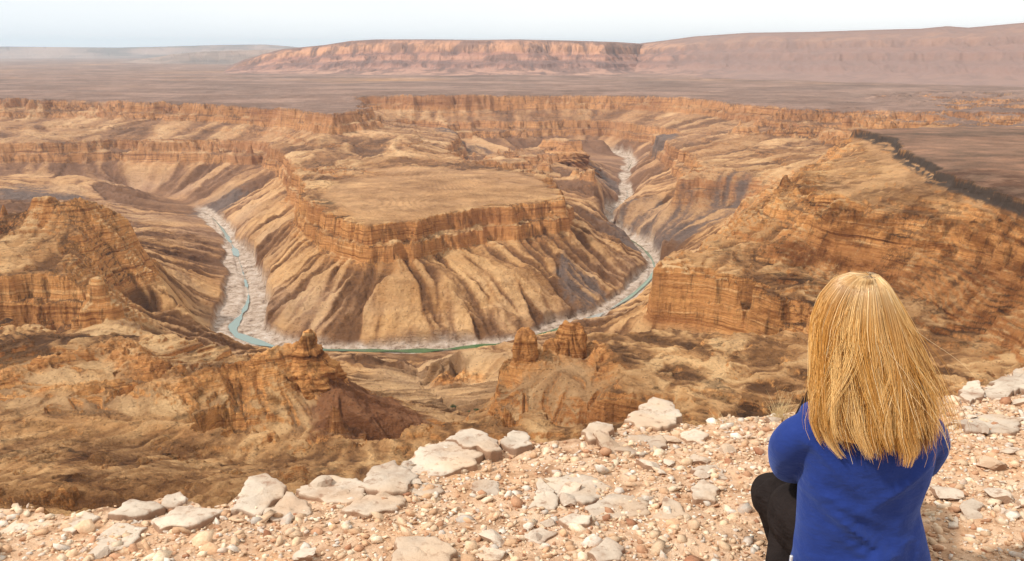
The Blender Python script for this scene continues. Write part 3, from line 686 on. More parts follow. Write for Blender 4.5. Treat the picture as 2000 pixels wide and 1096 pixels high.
c1 = g.noise((9, 9, 9), 6, .7); c2 = g.noise((1.6, 1.6, 1.6), 4, .6)
gc = g.ramp(c1, [(.30, (.20, .10, .055)), (.42, (.45, .27, .16)), (.55, (.60, .40, .26)), (.7, (.68, .50, .35))])
gc = g.mix(g.ramp(c2, [(.5, 0.0), (.64, .55)]), gc, (.62, .33, .16))
ggeo = g.n('ShaderNodeNewGeometry'); gs = g.n('ShaderNodeSeparateXYZ'); g.l(ggeo.outputs['Position'], gs.inputs[0])
g.color(gc); g.bump(g.noise((30, 30, 30), 5, .7), .02, .9)
gr = np_mesh('ground', np.stack([XL, YL, ZL], -1), grid_quads(*XL.shape), mats=[g.m]); tag(gr, kind='structure')

# gravel: thousands of angular chips, one object nobody could count
RNG = np.random.default_rng(11)
def base_stones(n, sub=1):
    out = []
    for k in range(n):
        bm = bmesh.new(); bmesh.ops.create_icosphere(bm, subdivisions=1, radius=1.0)
        vs = np.array([v.co[:] for v in bm.verts]); vs = vs / np.linalg.norm(vs, axis=1)[:, None]
        r = np.ones(len(vs)) * 1.3
        for _ in range(9):                                   # cut by random planes: angular chips
            d = RNG.normal(size=3); d /= np.linalg.norm(d); c = RNG.uniform(.5, .95)
            p = vs @ d; r = np.where(p > 1e-3, np.minimum(r, c / np.maximum(p, 1e-3)), r)
        vs = vs * r[:, None]
        fs = np.array([[v.index for v in f.verts] for f in bm.faces]); bm.free(); out.append((vs, fs))
    return out
BS = base_stones(24)
def scatter(n, x0, x1, y0, y1, smin, smax, power, seed, keep=None):
    r = np.random.default_rng(seed)
    x = r.uniform(x0, x1, n); y = r.uniform(y0, y1, n)
    k = y < edge_y(x) - .0
    if keep is not None: k &= keep(x, y)
    x, y = x[k], y[k]; n = len(x)
    s = smin + (smax - smin) * r.random(n) ** power
    V, T, Cc, off = [], [], [], 0
    var = r.integers(0, len(BS), n)
    for b_ in range(len(BS)):
        idx = np.where(var == b_)[0]; m_ = len(idx)
        if not m_: continue
        vs, fs = BS[b_]
        a = r.uniform(0, 2 * np.pi, m_); fl = r.uniform(.30, .75, m_); el = r.uniform(.65, 1.25, m_)
        tx = r.normal(0, .28, m_); ty = r.normal(0, .28, m_)
        P = vs[None] * np.stack([s[idx] * el, s[idx] / el * .9, s[idx] * fl], 1)[:, None]
        ca, sa = np.cos(a)[:, None], np.sin(a)[:, None]
        P = np.stack([P[..., 0] * ca - P[..., 1] * sa, P[..., 0] * sa + P[..., 1] * ca, P[..., 2]], -1)
        P[..., 2] += P[..., 0] * tx[:, None] + P[..., 1] * ty[:, None]
        P += np.stack([x[idx], y[idx], ledge_z(x[idx], y[idx]) + s[idx] * fl * .35], 1)[:, None]
        V.append(P.reshape(-1, 3)); T.append((fs[None] + off + (np.arange(m_) * len(vs))[:, None, None]).reshape(-1, 3)); off += m_ * len(vs)
        tone = r.random(m_); col = np.empty((m_, 3))
        pal = np.array([(.74, .55, .38), (.80, .66, .50), (.66, .43, .27), (.78, .72, .64), (.36, .17, .10), (.50, .28, .17), (.62, .56, .50)])
        pi_ = r.choice(len(pal), m_, p=[.30, .24, .17, .12, .035, .075, .06]); col = np.minimum(pal[pi_] * np.array([.98, .93, .87]) * r.uniform(.74, 1.08, m_)[:, None], .82)
        Cc.append(np.repeat(col, len(vs), 0))
    return np.concatenate(V), np.concatenate(T), np.concatenate(Cc)
gm = Mat('gravel_stone', .92, .12)
ga = gm.n('ShaderNodeAttribute'); ga.attribute_name = 'col'
gmc = gm.mix(gm.ramp(gm.noise((28, 28, 28), 4, .65), [(.38, .55), (.55, 0.0)]), ga.outputs['Color'], (.50, .28, .16))
gm.color(gm.mix(.6, gmc, gm.mix(gm.ramp(gm.noise((90, 90, 90), 3, .6), [(.3, .65), (.6, 1.0)]), (0, 0, 0), gmc)))
gm.bump(gm.noise((110, 110, 110), 4, .65), .004, .6)
parts = [scatter(64000, -2.9, 3.6, 1.4, 5.2, .0045, .011, 1.5, 1), scatter(10000, -2.9, 3.6, 1.4, 5.2, .012, .024, 2.0, 2),
         scatter(1100, -2.9, 3.8, 1.4, 5.2, .022, .042, 2.2, 3)]
off = 0; TT = []
for p in parts: TT.append(p[1] + off); off += len(p[0])
gv = np_mesh('gravel', np.concatenate([p[0] for p in parts]), None, np.concatenate(TT), mats=[gm.m], smooth=False, attrs={'col': np.concatenate([p[2] for p in parts])})
tag(gv, kind='stuff')

# slabs of bare rock, each its own thing
sm_ = Mat('slab_stone', .9, .15)
oi = sm_.n('ShaderNodeObjectInfo')
n1 = sm_.noise((5, 5, 5), 6, .65); n2 = sm_.noise((22, 22, 22), 5, .7); n3 = sm_.noise((2.2, 2.2, 2.2), 3)
sc_ = sm_.ramp(n1, [(.34, (.44, .33, .26)), (.47, (.57, .48, .40)), (.6, (.68, .59, .50)), (.75, (.72, .60, .46))])
sc_ = sm_.mix(sm_.ramp(n3, [(.5, 0.0), (.62, .6)]), sc_, (.66, .47, .32))
sc_ = sm_.mix(sm_.ramp(n2, [(.33, .75), (.46, 0.0)]), sc_, (.30, .17, .11))
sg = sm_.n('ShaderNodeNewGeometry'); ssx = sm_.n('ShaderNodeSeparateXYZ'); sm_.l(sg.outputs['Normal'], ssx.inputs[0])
sc_ = sm_.mix(sm_.ramp(ssx.outputs['Z'], [(.25, .8), (.7, 0.0)]), sc_, (.30, .165, .10))      # steep edge faces darker and reddish brown
tint = sm_.ramp(oi.outputs['Random'], [(0, (.72, .68, .63)), (1, (.92, .87, .80))])
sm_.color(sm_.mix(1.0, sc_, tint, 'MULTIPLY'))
sm_.bump(n2, .010, .7); sm_.bump(sm_.noise((70, 70, 70), 4, .7), .004, .6)
def slab(label, px, thick, tilt, seed, lift=0.0, name='rock_slab', cat='rock slab', group=None, fol=.0):
    r = np.random.default_rng(seed)
    P = np.array([at_ledge(u, v) for u, v in px]); c = P.mean(0); P = P - c
    P = np.concatenate([P, P[:1]]); pts = []
    for a, b_ in zip(P[:-1], P[1:]):
        n = max(3, int(np.hypot(*(b_ - a)) / .012)); t = np.linspace(0, 1, n, endpoint=False)[:, None]; pts.append(a + (b_ - a) * t)
    O = np.concatenate(pts); n = len(O); k = np.arange(n)
    R_ = np.hypot(O[:, 0], O[:, 1]).max(); rad = O / (np.hypot(O[:, 0], O[:, 1])[:, None] + 1e-6)
    O = O + rad * (fbm(k / 4.0, k * 0. + seed, 4, seed, .6) * .16 * R_)[:, None]
    rings = [(1.02, -thick - .05), (1.03, -thick * .75), (1.0, -thick * .3), (.985, -.004), (.955, .0)] + [(f, .002) for f in (.85, .7, .55, .4, .25, .1)]
    co = []
    for f, hgt in rings:
        q = O * f; jag = fbm(k / 3.0, k * 0. + f * 9, 3, seed + 7) * (.006 if hgt < 0 else 0)
        q = q + rad * jag[:, None]
        zt = hgt + tilt[0] * .3 * q[:, 0] + (tilt[1] * .35 - .12) * q[:, 1] + (fbm(q[:, 0] / .07, q[:, 1] / .07, 4, seed + 11, .6) * .010 + fbm(q[:, 0] / .22, q[:, 1] / .22, 2, seed + 13) * .014) * (hgt > -.02)
        co.append(np.stack([q[:, 0], q[:, 1], zt], -1))
    co = np.concatenate(co + [np.array([[0, 0, .004]])]); m_ = len(rings)
    i = np.arange(m_ * n).reshape(m_, n); j = np.roll(i, -1, 1)
    q4 = np.stack([i[:-1], j[:-1], j[1:], i[1:]], -1).reshape(-1, 4); tr = np.stack([i[-1], j[-1], np.full(n, m_ * n)], -1)
    if (O[:-1, 0] * O[1:, 1] - O[1:, 0] * O[:-1, 1]).sum() < 0: q4 = q4[:, ::-1]; tr = tr[:, ::-1]
    o = np_mesh(name, co, q4, tr, mats=[sm_.m], smooth=True)
    x, y = c; o.location = (x, y, float(ledge_z(x, y)) + thick * .22 + lift * .35 + .004); tag(o, label, cat, group); return o
SLABS = [
 ('tilted grey slab with a raised corner on the ledge rim, its top edge the highest on the left', [(455,1000),(488,948),(520,938),(562,952),(545,978),(510,1005)], .07, (-.1,.25), .03),
 ('pale flat slab with a pointed end just right of the tilted rim slab', [(505,1008),(560,966),(600,976),(610,1000),(580,1012),(530,1014)], .05, (0,.12), .01),
 ('long grey slab on the ledge rim below the dark brown canyon slope', [(572,960),(640,936),(700,936),(728,952),(700,978),(640,978)], .06, (.05,.15), .01),
 ('broken pale slab on the rim between the long grey slab and the widest brownish one', [(700,955),(725,920),(772,910),(812,935),(800,962),(745,968)], .05, (0,.2), .01),
 ('widest brownish grey slab on the rim, left of the cracked one', [(780,915),(830,874),(900,870),(942,890),(935,906),(880,924),(810,926)], .06, (0,.16), .01),
 ('cracked narrow slab on the rim right behind the widest brownish slab', [(868,868),(920,848),(952,860),(985,890),(965,896),(905,882)], .05, (.0,.1), .015),
 ('large pale grey slab lying flat in the middle of the gravel', [(1062,925),(1110,910),(1160,925),(1195,942),(1172,966),(1140,980),(1088,962)], .035, (0,.03), .0),
 ('pale slab with a ragged right end touching the large middle slab', [(1135,985),(1200,956),(1262,966),(1275,995),(1220,1004),(1165,1008)], .03, (.02,.05), .0),
 ('cream triangular slab left of the large middle slab', [(1036,982),(1055,924),(1088,968),(1082,984)], .04, (.1,.12), .0),
 ('small pointed grey slab right of the ragged pale slab', [(1272,1008),(1300,972),(1322,978),(1350,1005),(1330,1014)], .03, (0,.1), .0),
 ('whitish slab forming the high point of the rim, left of the dry grass', [(1222,828),(1250,805),(1278,792),(1312,800),(1332,826),(1290,842),(1250,840)], .07, (0,.1), .03),
 ('small whitish rim block left of the highest rim slab', [(1138,858),(1165,838),(1198,842),(1188,868),(1150,872)], .05, (0,.1), .02),
 ('small grey slab beside the seated woman, nearest to her left elbow', [(1345,948),(1375,930),(1406,950),(1396,970),(1356,970)], .03, (0,.05), .0),
 ('thin pale slab with a dark front edge just behind the small grey slab near the woman', [(1348,918),(1398,910),(1424,934),(1392,930)], .03, (-.1,.1), .01),
 ('large white slab cut by the bottom of the picture, left of centre', [(765,1100),(778,1070),(815,1060),(852,1062),(888,1088),(870,1125),(790,1130)], .05, (0,.08), .0),
 ('small white slab right of the large white slab at the bottom', [(925,1078),(950,1062),(990,1078),(975,1092),(940,1095)], .03, (0,.1), .0),
 ('grey slab half buried near the lower left, below the rim', [(178,1050),(228,1020),(290,1024),(255,1058),(205,1070)], .03, (0,.05), .0),
 ('grey slab left of the tilted rim slab and level with its foot', [(300,1018),(350,996),(402,998),(446,1000),(390,1026),(315,1032)], .035, (0,.1), .0),
 ('thin light slab close to the left end of the rim', [(112,1026),(165,1002),(196,1008),(140,1040)], .03, (0,.1), .0),
 ('weathered flat slab below the broken pale rim slab', [(665,995),(715,966),(792,972),(772,994),(705,1006)], .025, (0,.03), .0),
 ('reddish white block at the right rim, behind the woman\'s right shoulder', [(1872,782),(1885,758),(1912,755),(1920,778),(1895,790)], .06, (0,.1), .03),
 ('long white slab climbing the rim at the right border of the picture', [(1915,775),(1950,748),(1990,732),(2040,716),(2050,750),(1960,778)], .08, (.1,.15), .03),
 ('flat grey slab in the gravel below the long white slab at the right border', [(1862,826),(1930,808),(2000,820),(1985,846),(1890,844)], .03, (0,.05), .0),
 ('white slab at the bottom edge, nearest to the woman\'s left leg', [(1148,1085),(1185,1056),(1225,1074),(1215,1100),(1165,1104)], .035, (0,.08), .0),
 ('small pale slab in the gravel between the middle slab and the bottom edge', [(1018,1050),(1055,1030),(1088,1042),(1055,1062)], .025, (0,.05), .0),
 ('low knobbly pale slab on the rim, right of the cracked narrow slab', [(978,872),(1002,850),(1030,856),(1042,878),(1005,884)], .05, (0,.1), .015),
 ('rounded tan block sitting on the rim at the far left', [(312,990),(325,968),(352,964),(366,982),(345,994)], .06, (0,.1), .02),
 ('narrow slab with a reddish front edge below the ragged pale slab', [(1090,1022),(1120,1008),(1158,1014),(1150,1030),(1112,1034)], .035, (0,.12), .01),
 ('long low slab running along the rim left of the rounded tan block', [(215,1008),(255,982),(300,985),(318,996),(285,1010),(235,1014)], .04, (0,.1), .01),
 ('cream slab just below the highest rim slab', [(1180,878),(1225,852),(1288,852),(1302,872),(1255,892)], .03, (0,.05), .0),
 ('cream block at the foot of the highest rim slab, to its right', [(1330,850),(1358,836),(1385,848),(1368,864),(1340,864)], .04, (0,.05), .01),
 ('dark edged slab at the lower left corner', [(0,1030),(30,1008),(58,1018),(40,1038),(8,1044)], .03, (0,.05), .0),
 ('white square stone in the gravel right of the woman\'s waist', [(1852,1022),(1856,1002),(1872,1003),(1874,1022)], .03, (0,.1), .01),
 ('pale oval slab in the gravel below the widest brownish rim slab', [(790,955),(815,938),(862,940),(870,955),(830,966)], .025, (0,.03), .0),
]
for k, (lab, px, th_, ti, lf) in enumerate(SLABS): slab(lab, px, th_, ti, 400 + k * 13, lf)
# fist-sized stones one could pick up
stone_me = []
for k in range(8):
    bm = bmesh.new(); bmesh.ops.create_icosphere(bm, subdivisions=3, radius=1.0)
    d9 = [Vector(RNG.normal(size=3)).normalized() for _ in range(11)]; c9 = RNG.uniform(.55, .95, 11)
    for v_ in bm.verts:
        r_ = 1.25; nn = v_.co.normalized()
        for d_, c_ in zip(d9, c9):
            p_ = nn.dot(d_)
            if p_ > .01: r_ = min(r_, c_ / p_)
        v_.co = nn * r_; v_.co.z *= .5
    me = bpy.data.meshes.new('stone'); bm.to_mesh(me); bm.free(); me.materials.append(sm_.m); stone_me.append(me)
rr = random.Random(5); placed = 0
proto = None
while placed < 110:
    x, y = rr.uniform(-2.4, 3.0), rr.uniform(2.0, 4.4)
    if y > edge_y(x) - .05: continue
    if abs(x - .8) < .33 and y < 2.5: continue
    s1_ = rr.choice([.022, .026, .03, .036, .045]) * rr.uniform(.9, 1.2)
    o = bpy.data.objects.new('stone', stone_me[placed % 8]) if proto is None else proto.copy()
    if proto is not None: o.data = stone_me[placed % 8]
    SC.collection.objects.link(o); proto = proto or o
    o.location = (x, y, float(ledge_z(x, y)) + s1_ * .18); o.rotation_euler = (rr.uniform(-.3, .3), rr.uniform(-.3, .3), rr.uniform(0, 6.28)); o.scale = (s1_ * rr.uniform(.8, 1.5), s1_, s1_ * rr.uniform(.7, 1.1))
    tag(o, 'loose fist-sized angular stone lying in the pale gravel of the ledge', 'stone', 'loose stones in the gravel'); placed += 1

# dry grass
dg = Mat('dry_grass', .8, .2); dg.color((.62, .46, .24))
def grass(u, v, n, h, label, seed):
    r = random.Random(seed); x0, y0 = at_ledge(u, v); V, Q = [], []
    for _ in range(n):
        a = r.uniform(0, 6.28); lean = r.uniform(.1, .75); hh = h * r.uniform(.45, 1.0); bx, by = r.gauss(0, .018), r.gauss(0, .018); w_ = r.uniform(.0008, .0016)
        b0 = len(V)
        for k in range(6):
            t = k / 5; off = lean * hh * t ** 1.6; cx_, cy_ = bx + math.cos(a) * off, by + math.sin(a) * off; z_ = hh * t * (1 - .25 * lean * t); ww = w_ * (1 - .8 * t)
            for q in range(3): V.append((cx_ + ww * math.cos(q * 2.09), cy_ + ww * math.sin(q * 2.09), z_))
        for k in range(5):
            for q in range(3): i0 = b0 + k * 3 + q; i1 = b0 + k * 3 + (q + 1) % 3; Q.append((i0, i1, i1 + 3, i0 + 3))
    o = np_mesh('dry_grass_tuft', V, Q, mats=[dg.m]); o.location = (x0, y0, float(ledge_z(x0, y0)) - .01); tag(o, label, 'dry grass')
grass(1524, 815, 80, .15, 'dry straw coloured grass tuft on the rim beside the woman\'s left shoulder', 1)
grass(1412, 826, 14, .09, 'few thin dry grass stems on the rim, left of the fuller tuft', 2)
grass(335, 985, 40, .035, 'short dry tuft on the rim at the far left', 3)
# ------------------------------------------------------------------ the seated woman, seen from behind
PX, PY = .80, 1.98                                   # seat position on the ledge
G0 = float(ledge_z(PX, PY))
def P3(u, v, Yd):                                    # world point
    return Vector(atY(u, v, Yd))
person = bpy.data.objects.new('person', None); SC.collection.objects.link(person); person.location = (PX, PY, G0)
tag(person, 'seated woman with shoulder-length blonde hair and blue top, seen from behind on the gravel', 'person')
def child(o, lab=None, par=None):
    o.parent = par or person; o.matrix_parent_inverse = (par or person).matrix_world.inverted() if par else Matrix.Translation(-Vector((PX, PY, G0)))
    if lab: o['label'] = lab
    return o
skin_m = Mat('skin', .5, .4); skin_m.color(skin_m.mix(skin_m.noise((40, 40, 40), 3), (.60, .36, .25), (.68, .43, .31)))
skin_m.bsdf.inputs['Subsurface Weight'].default_value = .1; skin_m.bsdf.inputs['Subsurface Radius'].default_value = (.02, .008, .004)
def skinned(name, nodes, edges, mat, sub=2, root=0, smooth=True):
    me = bpy.data.meshes.new(name); me.from_pydata([n[0] for n in nodes], edges, []); me.materials.append(mat)
    o = bpy.data.objects.new(name, me); SC.collection.objects.link(o)
    m1 = o.modifiers.new('skin', 'SKIN'); m1.use_smooth_shade = True
    if not me.skin_vertices: me.skin_vertices.new(name='skin') if hasattr(me.skin_vertices, 'new') else None
    for k, n in enumerate(nodes):
        sv = me.skin_vertices[0].data[k]; r = n[1]; sv.radius = r if isinstance(r, tuple) else (r, r); sv.use_root = (k == root)
    m2 = o.modifiers.new('sub', 'SUBSURF'); m2.levels = m2.render_levels = sub
    return o
cx = .825                                             # spine x
zc = G0
def P(u, v, Y): q = atY(u, v, Y); return q
slL = [(P(1640, 838, 1.965), (.042, .05)), (P(1592, 842, 1.965), (.044, .05)), (P(1560, 852, 1.975), (.047, .048)), (P(1542, 870, 1.995), (.047, .047)), (P(1537, 892, 2.03), (.045, .046)), (P(1542, 908, 2.07), (.043, .044)), (P(1575, 915, 2.14), (.038, .038)), (P(1620, 900, 2.22), (.034, .034))]
slR = [(P(1740, 836, 1.965), (.042, .05)), (P(1785, 840, 1.965), (.044, .05)), (P(1808, 848, 1.975), (.046, .048)), (P(1816, 864, 2.0), (.044, .046)), (P(1808, 886, 2.04), (.043, .044)), (P(1795, 905, 2.10), (.040, .042)), (P(1760, 912, 2.17), (.036, .036)), (P(1710, 905, 2.25), (.033, .033))]
hipL = [((cx, 2.02, zc + .12), (.10, .10)), ((cx - .06, 2.10, zc + .16), (.09, .09)), (P(1560, 1010, 2.20), (.075, .075)), (P(1512, 968, 2.27), (.062, .066)), (P(1516, 985, 2.31), (.056, .06)), (P(1545, 1060, 2.33), (.062, .062)), (P(1560, 1120, 2.33), (.06, .06)), ((.88, 2.37, zc + .10), (.055, .05))]
hipR = [((cx + .03, 2.00, zc + .12), (.11, .11)), ((cx + .10, 2.08, zc + .17), (.10, .10)), ((cx + .115, 2.25, zc + .28), (.085, .085)), ((cx + .13, 2.40, zc + .39), (.066, .066)), ((cx + .12, 2.46, zc + .36), (.06, .06)), ((cx + .10, 2.54, zc + .22), (.056, .056)), ((cx + .09, 2.60, zc + .11), (.055, .055))]
shinL = [(P(1500, 955, 2.27), (.052, .050)), (P(1535, 1000, 2.20), (.048, .045)), (P(1538, 1060, 2.15), (.050, .046)), (P(1532, 1120, 2.10), (.05, .045)), (P(1540, 1180, 2.08), (.045, .04))]
pel = (cx, 1.99, zc + .12)
nodes = [(pel, (.085, .075)), ((cx - .005, 1.975, zc + .28), (.10, .075)), ((cx + .005, 1.965, zc + .44), (.115, .08)), ((cx + .008, 1.968, zc + .52), (.075, .055)), ((cx + .01, 1.972, zc + .58), .047), ((cx + .005, 1.972, zc + .65), .046)]
edges_ = [(0, 1), (1, 2), (2, 3), (3, 4), (4, 5)]
def chain(start, pts):
    k = start
    for p in pts: nodes.append(p); edges_.append((k, len(nodes) - 1)); k = len(nodes) - 1
    return k
hands = {}
for s, sl_ in ((-1, slL), (1, slR)):
    pts = [(tuple(c_), min(r_) * f_) for (c_, r_), f_ in zip(sl_[1:], (.72, .74, .74, .74, .72, .74, .74))]
    el = pts[-1][0]; wr = (cx + .06 + s * .045, 2.20, zc + .22)
    kw = chain(3, pts + [((el[0] * .5 + wr[0] * .5, (el[1] + wr[1]) / 2, (el[2] + wr[2]) / 2), .030), (wr, .024)])
    palm = (cx + .06 + s * .012, 2.235, zc + .22 + s * .012); kp = chain(kw, [(palm, (.036, .018))]); hands[s] = (kp, palm)
for s, hp in ((-1, hipL), (1, hipR)):
    ka = chain(0, [(tuple(c_), min(r_) * .4) for c_, r_ in hp[1:]])
    an = hp[-1][0]; chain(ka, [((an[0], an[1] + .03, zc + .07), .036), ((an[0], an[1] + .10, zc + .035), .032), ((an[0], an[1] + .17, zc + .03), (.038, .02))])
for s in (-1, 1):                                    # five fingers each, clasped over each other in front of the shins
    kp, p = hands[s]
    for f, (dz, ln) in enumerate(((.024, .070), (.009, .080), (-.006, .076), (-.020, .062))):
        x0, y0, z0 = p
        chain(kp, [((x0 - s * .030, y0 + .012, z0 + dz), .0098), ((x0 - s * (.030 + ln * .4), y0 + .010, z0 + dz * 1.15), .0090), ((x0 - s * (.030 + ln * .62), y0 - .006, z0 + dz * 1.2), .0082), ((x0 - s * (.030 + ln * .72), y0 - .024, z0 + dz * 1.2), .0072)])
    x0, y0, z0 = p
    chain(kp, [((x0 + s * .004, y0 - .004, z0 + .032), .0115), ((x0 - s * .016, y0 + .0, z0 + .052), .0100), ((x0 - s * .034, y0 + .004, z0 + .060), .0085)])
body = skinned('body', nodes, edges_, skin_m.m); child(body)
# face, turned away towards the canyon
def ell(name, c, r, mat, par=None, seg=20):
    bm = bmesh.new(); bmesh.ops.create_uvsphere(bm, u_segments=seg, v_segments=seg // 2 + 4, radius=1.0)
    for v_ in bm.verts: v_.co = Vector((v_.co.x * r[0], v_.co.y * r[1], v_.co.z * r[2]))
    for f_ in bm.faces: f_.smooth = True
    me = bpy.data.meshes.new(name); bm.to_mesh(me); bm.free(); me.materials.append(mat)
    o = bpy.data.objects.new(name, me); SC.collection.objects.link(o); o.location = c; return child(o)
HC = (cx + .005, 1.985, zc + .722)
bm = bmesh.new(); bmesh.ops.create_uvsphere(bm, u_segments=40, v_segments=30, radius=1.0)
for v_ in bm.verts:
    x_, y_, z_ = v_.co
    fr = max(0, y_)
    sx2 = .072 * (1 - .18 * max(0, -z_)); sy2 = .090
    nose = .020 * math.exp(-((x_ / .16) ** 2)) * math.exp(-(((z_ + .12) / .22) ** 2)) * (y_ > .5)
    eye = -.008 * (math.exp(-(((abs(x_) - .38) / .16) ** 2)) * math.exp(-((z_ - .06) / .12) ** 2)) * (y_ > .3)
    lip = .005 * math.exp(-((x_ / .3) ** 2)) * math.exp(-(((z_ + .48) / .07) ** 2)) * (y_ > .4)
    chin = .008 * math.exp(-((x_ / .3) ** 2)) * math.exp(-(((z_ + .8) / .2) ** 2)) * (y_ > 0)
    v_.co = Vector((x_ * sx2, y_ * sy2 + nose + eye + lip + chin, z_ * .112))
for f_ in bm.faces: f_.smooth = True
me = bpy.data.meshes.new('head'); bm.to_mesh(me); bm.free(); me.materials.append(skin_m.m)
head = bpy.data.objects.new('head', me); SC.collection.objects.link(head); head.location = HC; child(head)
white = Mat('eye_white', .3, .5); white.color((.8, .78, .75)); iris = Mat('iris', .3, .5); iris.color((.10, .16, .18)); lipm = Mat('lip', .5, .3); lipm.color((.50, .20, .17))
for s in (-1, 1):
    ell('eye', (cx + .005 + s * .028, 2.060, zc + .729), (.012, .010, .0085), white.m); ell('iris', (cx + .005 + s * .028, 2.0685, zc + .729), (.0052, .003, .0052), iris.m)
    ell('ear', (cx + .005 + s * .073, 1.983, zc + .715), (.008, .016, .029), skin_m.m)
ell('lips', (cx + .005, 2.074, zc + .668), (.022, .006, .007), lipm.m)

# --- clothes: lofted torso and sleeves fused with a voxel remesh
def loft(rings, n=72):
    """rings: (centre, (rx, ry), tangent) -> verts, quads"""
    V = []
    th = np.linspace(0, 2 * np.pi, n, endpoint=False)
    for c, (rx_, ry_), tg in rings:
        tg = Vector(tg).normalized(); a = Vector((1, 0, 0)) - tg * tg.x; 
        if a.length < .2: a = Vector((0, 0, 1)) - tg * tg.z
        a.normalize(); b_ = tg.cross(a).normalized()
        pw = 2.3; q = 1 / (np.abs(np.cos(th)) ** pw + np.abs(np.sin(th)) ** pw) ** (1 / pw)
        V.append(np.array(c)[None] + np.outer(q * np.cos(th) * rx_, np.array(a)) + np.outer(q * np.sin(th) * ry_, np.array(b_)))
    m_ = len(V); V = np.concatenate(V); i = np.arange(m_ * n).reshape(m_, n); j = np.roll(i, -1, 1)
    Q = np.stack([i[:-1], j[:-1], j[1:], i[1:]], -1).reshape(-1, 4)
    c0, c1_ = V[:n].mean(0), V[-n:].mean(0); k0 = len(V); V = np.concatenate([V, [c0, c1_]])
    T = np.concatenate([np.stack([j[0], i[0], np.full(n, k0)], -1), np.stack([i[-1], j[-1], np.full(n, k0 + 1)], -1)])
    return V, Q, T
def smooth_path(keys, n):
    """keys: list of (c, (rx, ry)); Catmull-Rom to n rings with tangents"""
    A = np.array([list(k[0]) + list(k[1]) for k in keys]); t = np.linspace(0, len(A) - 1, n); out = []
    for q in t:
        i = min(int(q), len(A) - 2); f = q - i; p0 = A[max(i - 1, 0)]; p1 = A[i]; p2 = A[i + 1]; p3 = A[min(i + 2, len(A) - 1)]
        out.append(.5 * ((2 * p1) + (-p0 + p2) * f + (2 * p0 - 5 * p1 + 4 * p2 - p3) * f * f + (-p0 + 3 * p1 - 3 * p2 + p3) * f ** 3))
    out = np.array(out); tg = np.gradient(out[:, :3], axis=0)
    return [(o_[:3], (o_[3], o_[4]), t_) for o_, t_ in zip(out, tg)]
def fuse(name, lofts, mat, voxel=.0055, wrinkle=None, smooth_it=6):
    V, Q, T, off = [], [], [], 0
    for v_, q_, t_ in lofts:
        if wrinkle is not None: v_ = wrinkle(v_)
        V.append(v_); Q.append(q_ + off); T.append(t_ + off); off += len(v_)
    o = np_mesh(name, np.concatenate(V), np.concatenate(Q), np.concatenate(T), mats=[mat])
    md = o.modifiers.new('remesh', 'REMESH'); md.mode = 'VOXEL'; md.voxel_size = voxel; md.use_smooth_shade = True
    ms = o.modifiers.new('smooth', 'SMOOTH'); ms.iterations = smooth_it; ms.factor = .5
    return child(o)
def pc(v, uL, uR, Yd):
    """centre x and half width from the photo's outline at row v, at distance Yd"""
    a, b_ = atY(uL, v, Yd), atY(uR, v, Yd); return ((a[0] + b_[0]) / 2, a[2], (b_[0] - a[0]) / 2)
keys = []
for v, uL, uR, Yd, ry in [(1290, 1520, 1850, 1.99, .125), (1200, 1530, 1835, 1.985, .13), (1110, 1547, 1816, 1.975, .115), (1060, 1555, 1806, 1.965, .105), (1000, 1563, 1795, 1.965, .098), (950, 1565, 1806, 1.96, .098),
                          (905, 1568, 1822, 1.955, .098), (860, 1566, 1826, 1.955, .092), (825, 1560, 1822, 1.955, .082), (800, 1580, 1805, 1.96, .066), (786, 1618, 1768, 1.968, .056), (772, 1645, 1745, 1.972, .050), (752, 1655, 1735, 1.975, .046)]:
    x_, z_, hw = pc(v, uL, uR, Yd); keys.append(((x_, Yd + .012, z_), (hw, ry)))
def wrinkle(V):
    x, y, z_ = V[:, 0] - cx, V[:, 1], V[:, 2] - zc
    low = np.clip((.42 - z_) / .22, 0, 1); back = np.clip((1.97 - y) / .06, 0, 1)
    w = np.zeros(len(V))
    for k, (a, b_, c, am_, wd_) in enumerate([(.75, .235, -.02, .012, .014), (.62, .195, .03, .011, .013), (-.42, .16, .02, .009, .013), (.5, .285, -.06, .008, .012), (.95, .33, -.10, .006, .011), (-.75, .30, .10, .006, .012), (.25, .12, 0, .009, .014)]):
        d = (z_ - b_) + a * x; ext = np.exp(-((x - c) / .085) ** 2)
        w += am_ * np.exp(-(d / wd_) ** 2) * ext
    w = w * (.25 + back) + fbm(x / .05 + 5, z_ / .09, 3, 77) * .0035 * (.4 + low)
    V = V.copy(); V[:, 1] -= 1.7 * w * np.where(y < 1.97, 1, -.4); V[:, 0] += fbm(z_ / .06, y / .06, 2, 79) * .003
    return V
torso = loft(smooth_path(keys, 64), 120)
blue = Mat('blue_jersey', .85, .15)
bc = blue.mix(blue.noise((14, 14, 14), 4, .6), (.009, .022, .125), (.017, .040, .205))
blue.color(bc); blue.bsdf.inputs['Sheen Weight'].default_value = .25; blue.bsdf.inputs['Sheen Tint'].default_value = (.3, .45, 1, 1)
blue.bump(blue.noise((9, 7, 16), 4, .55), .022, .6); blue.bump(blue.noise((700, 700, 700), 2), .0006, .4)
shirt = fuse('blue_top', [torso, loft(smooth_path(slL, 34), 56), loft(smooth_path(slR, 34), 56)], blue.m, wrinkle=wrinkle)
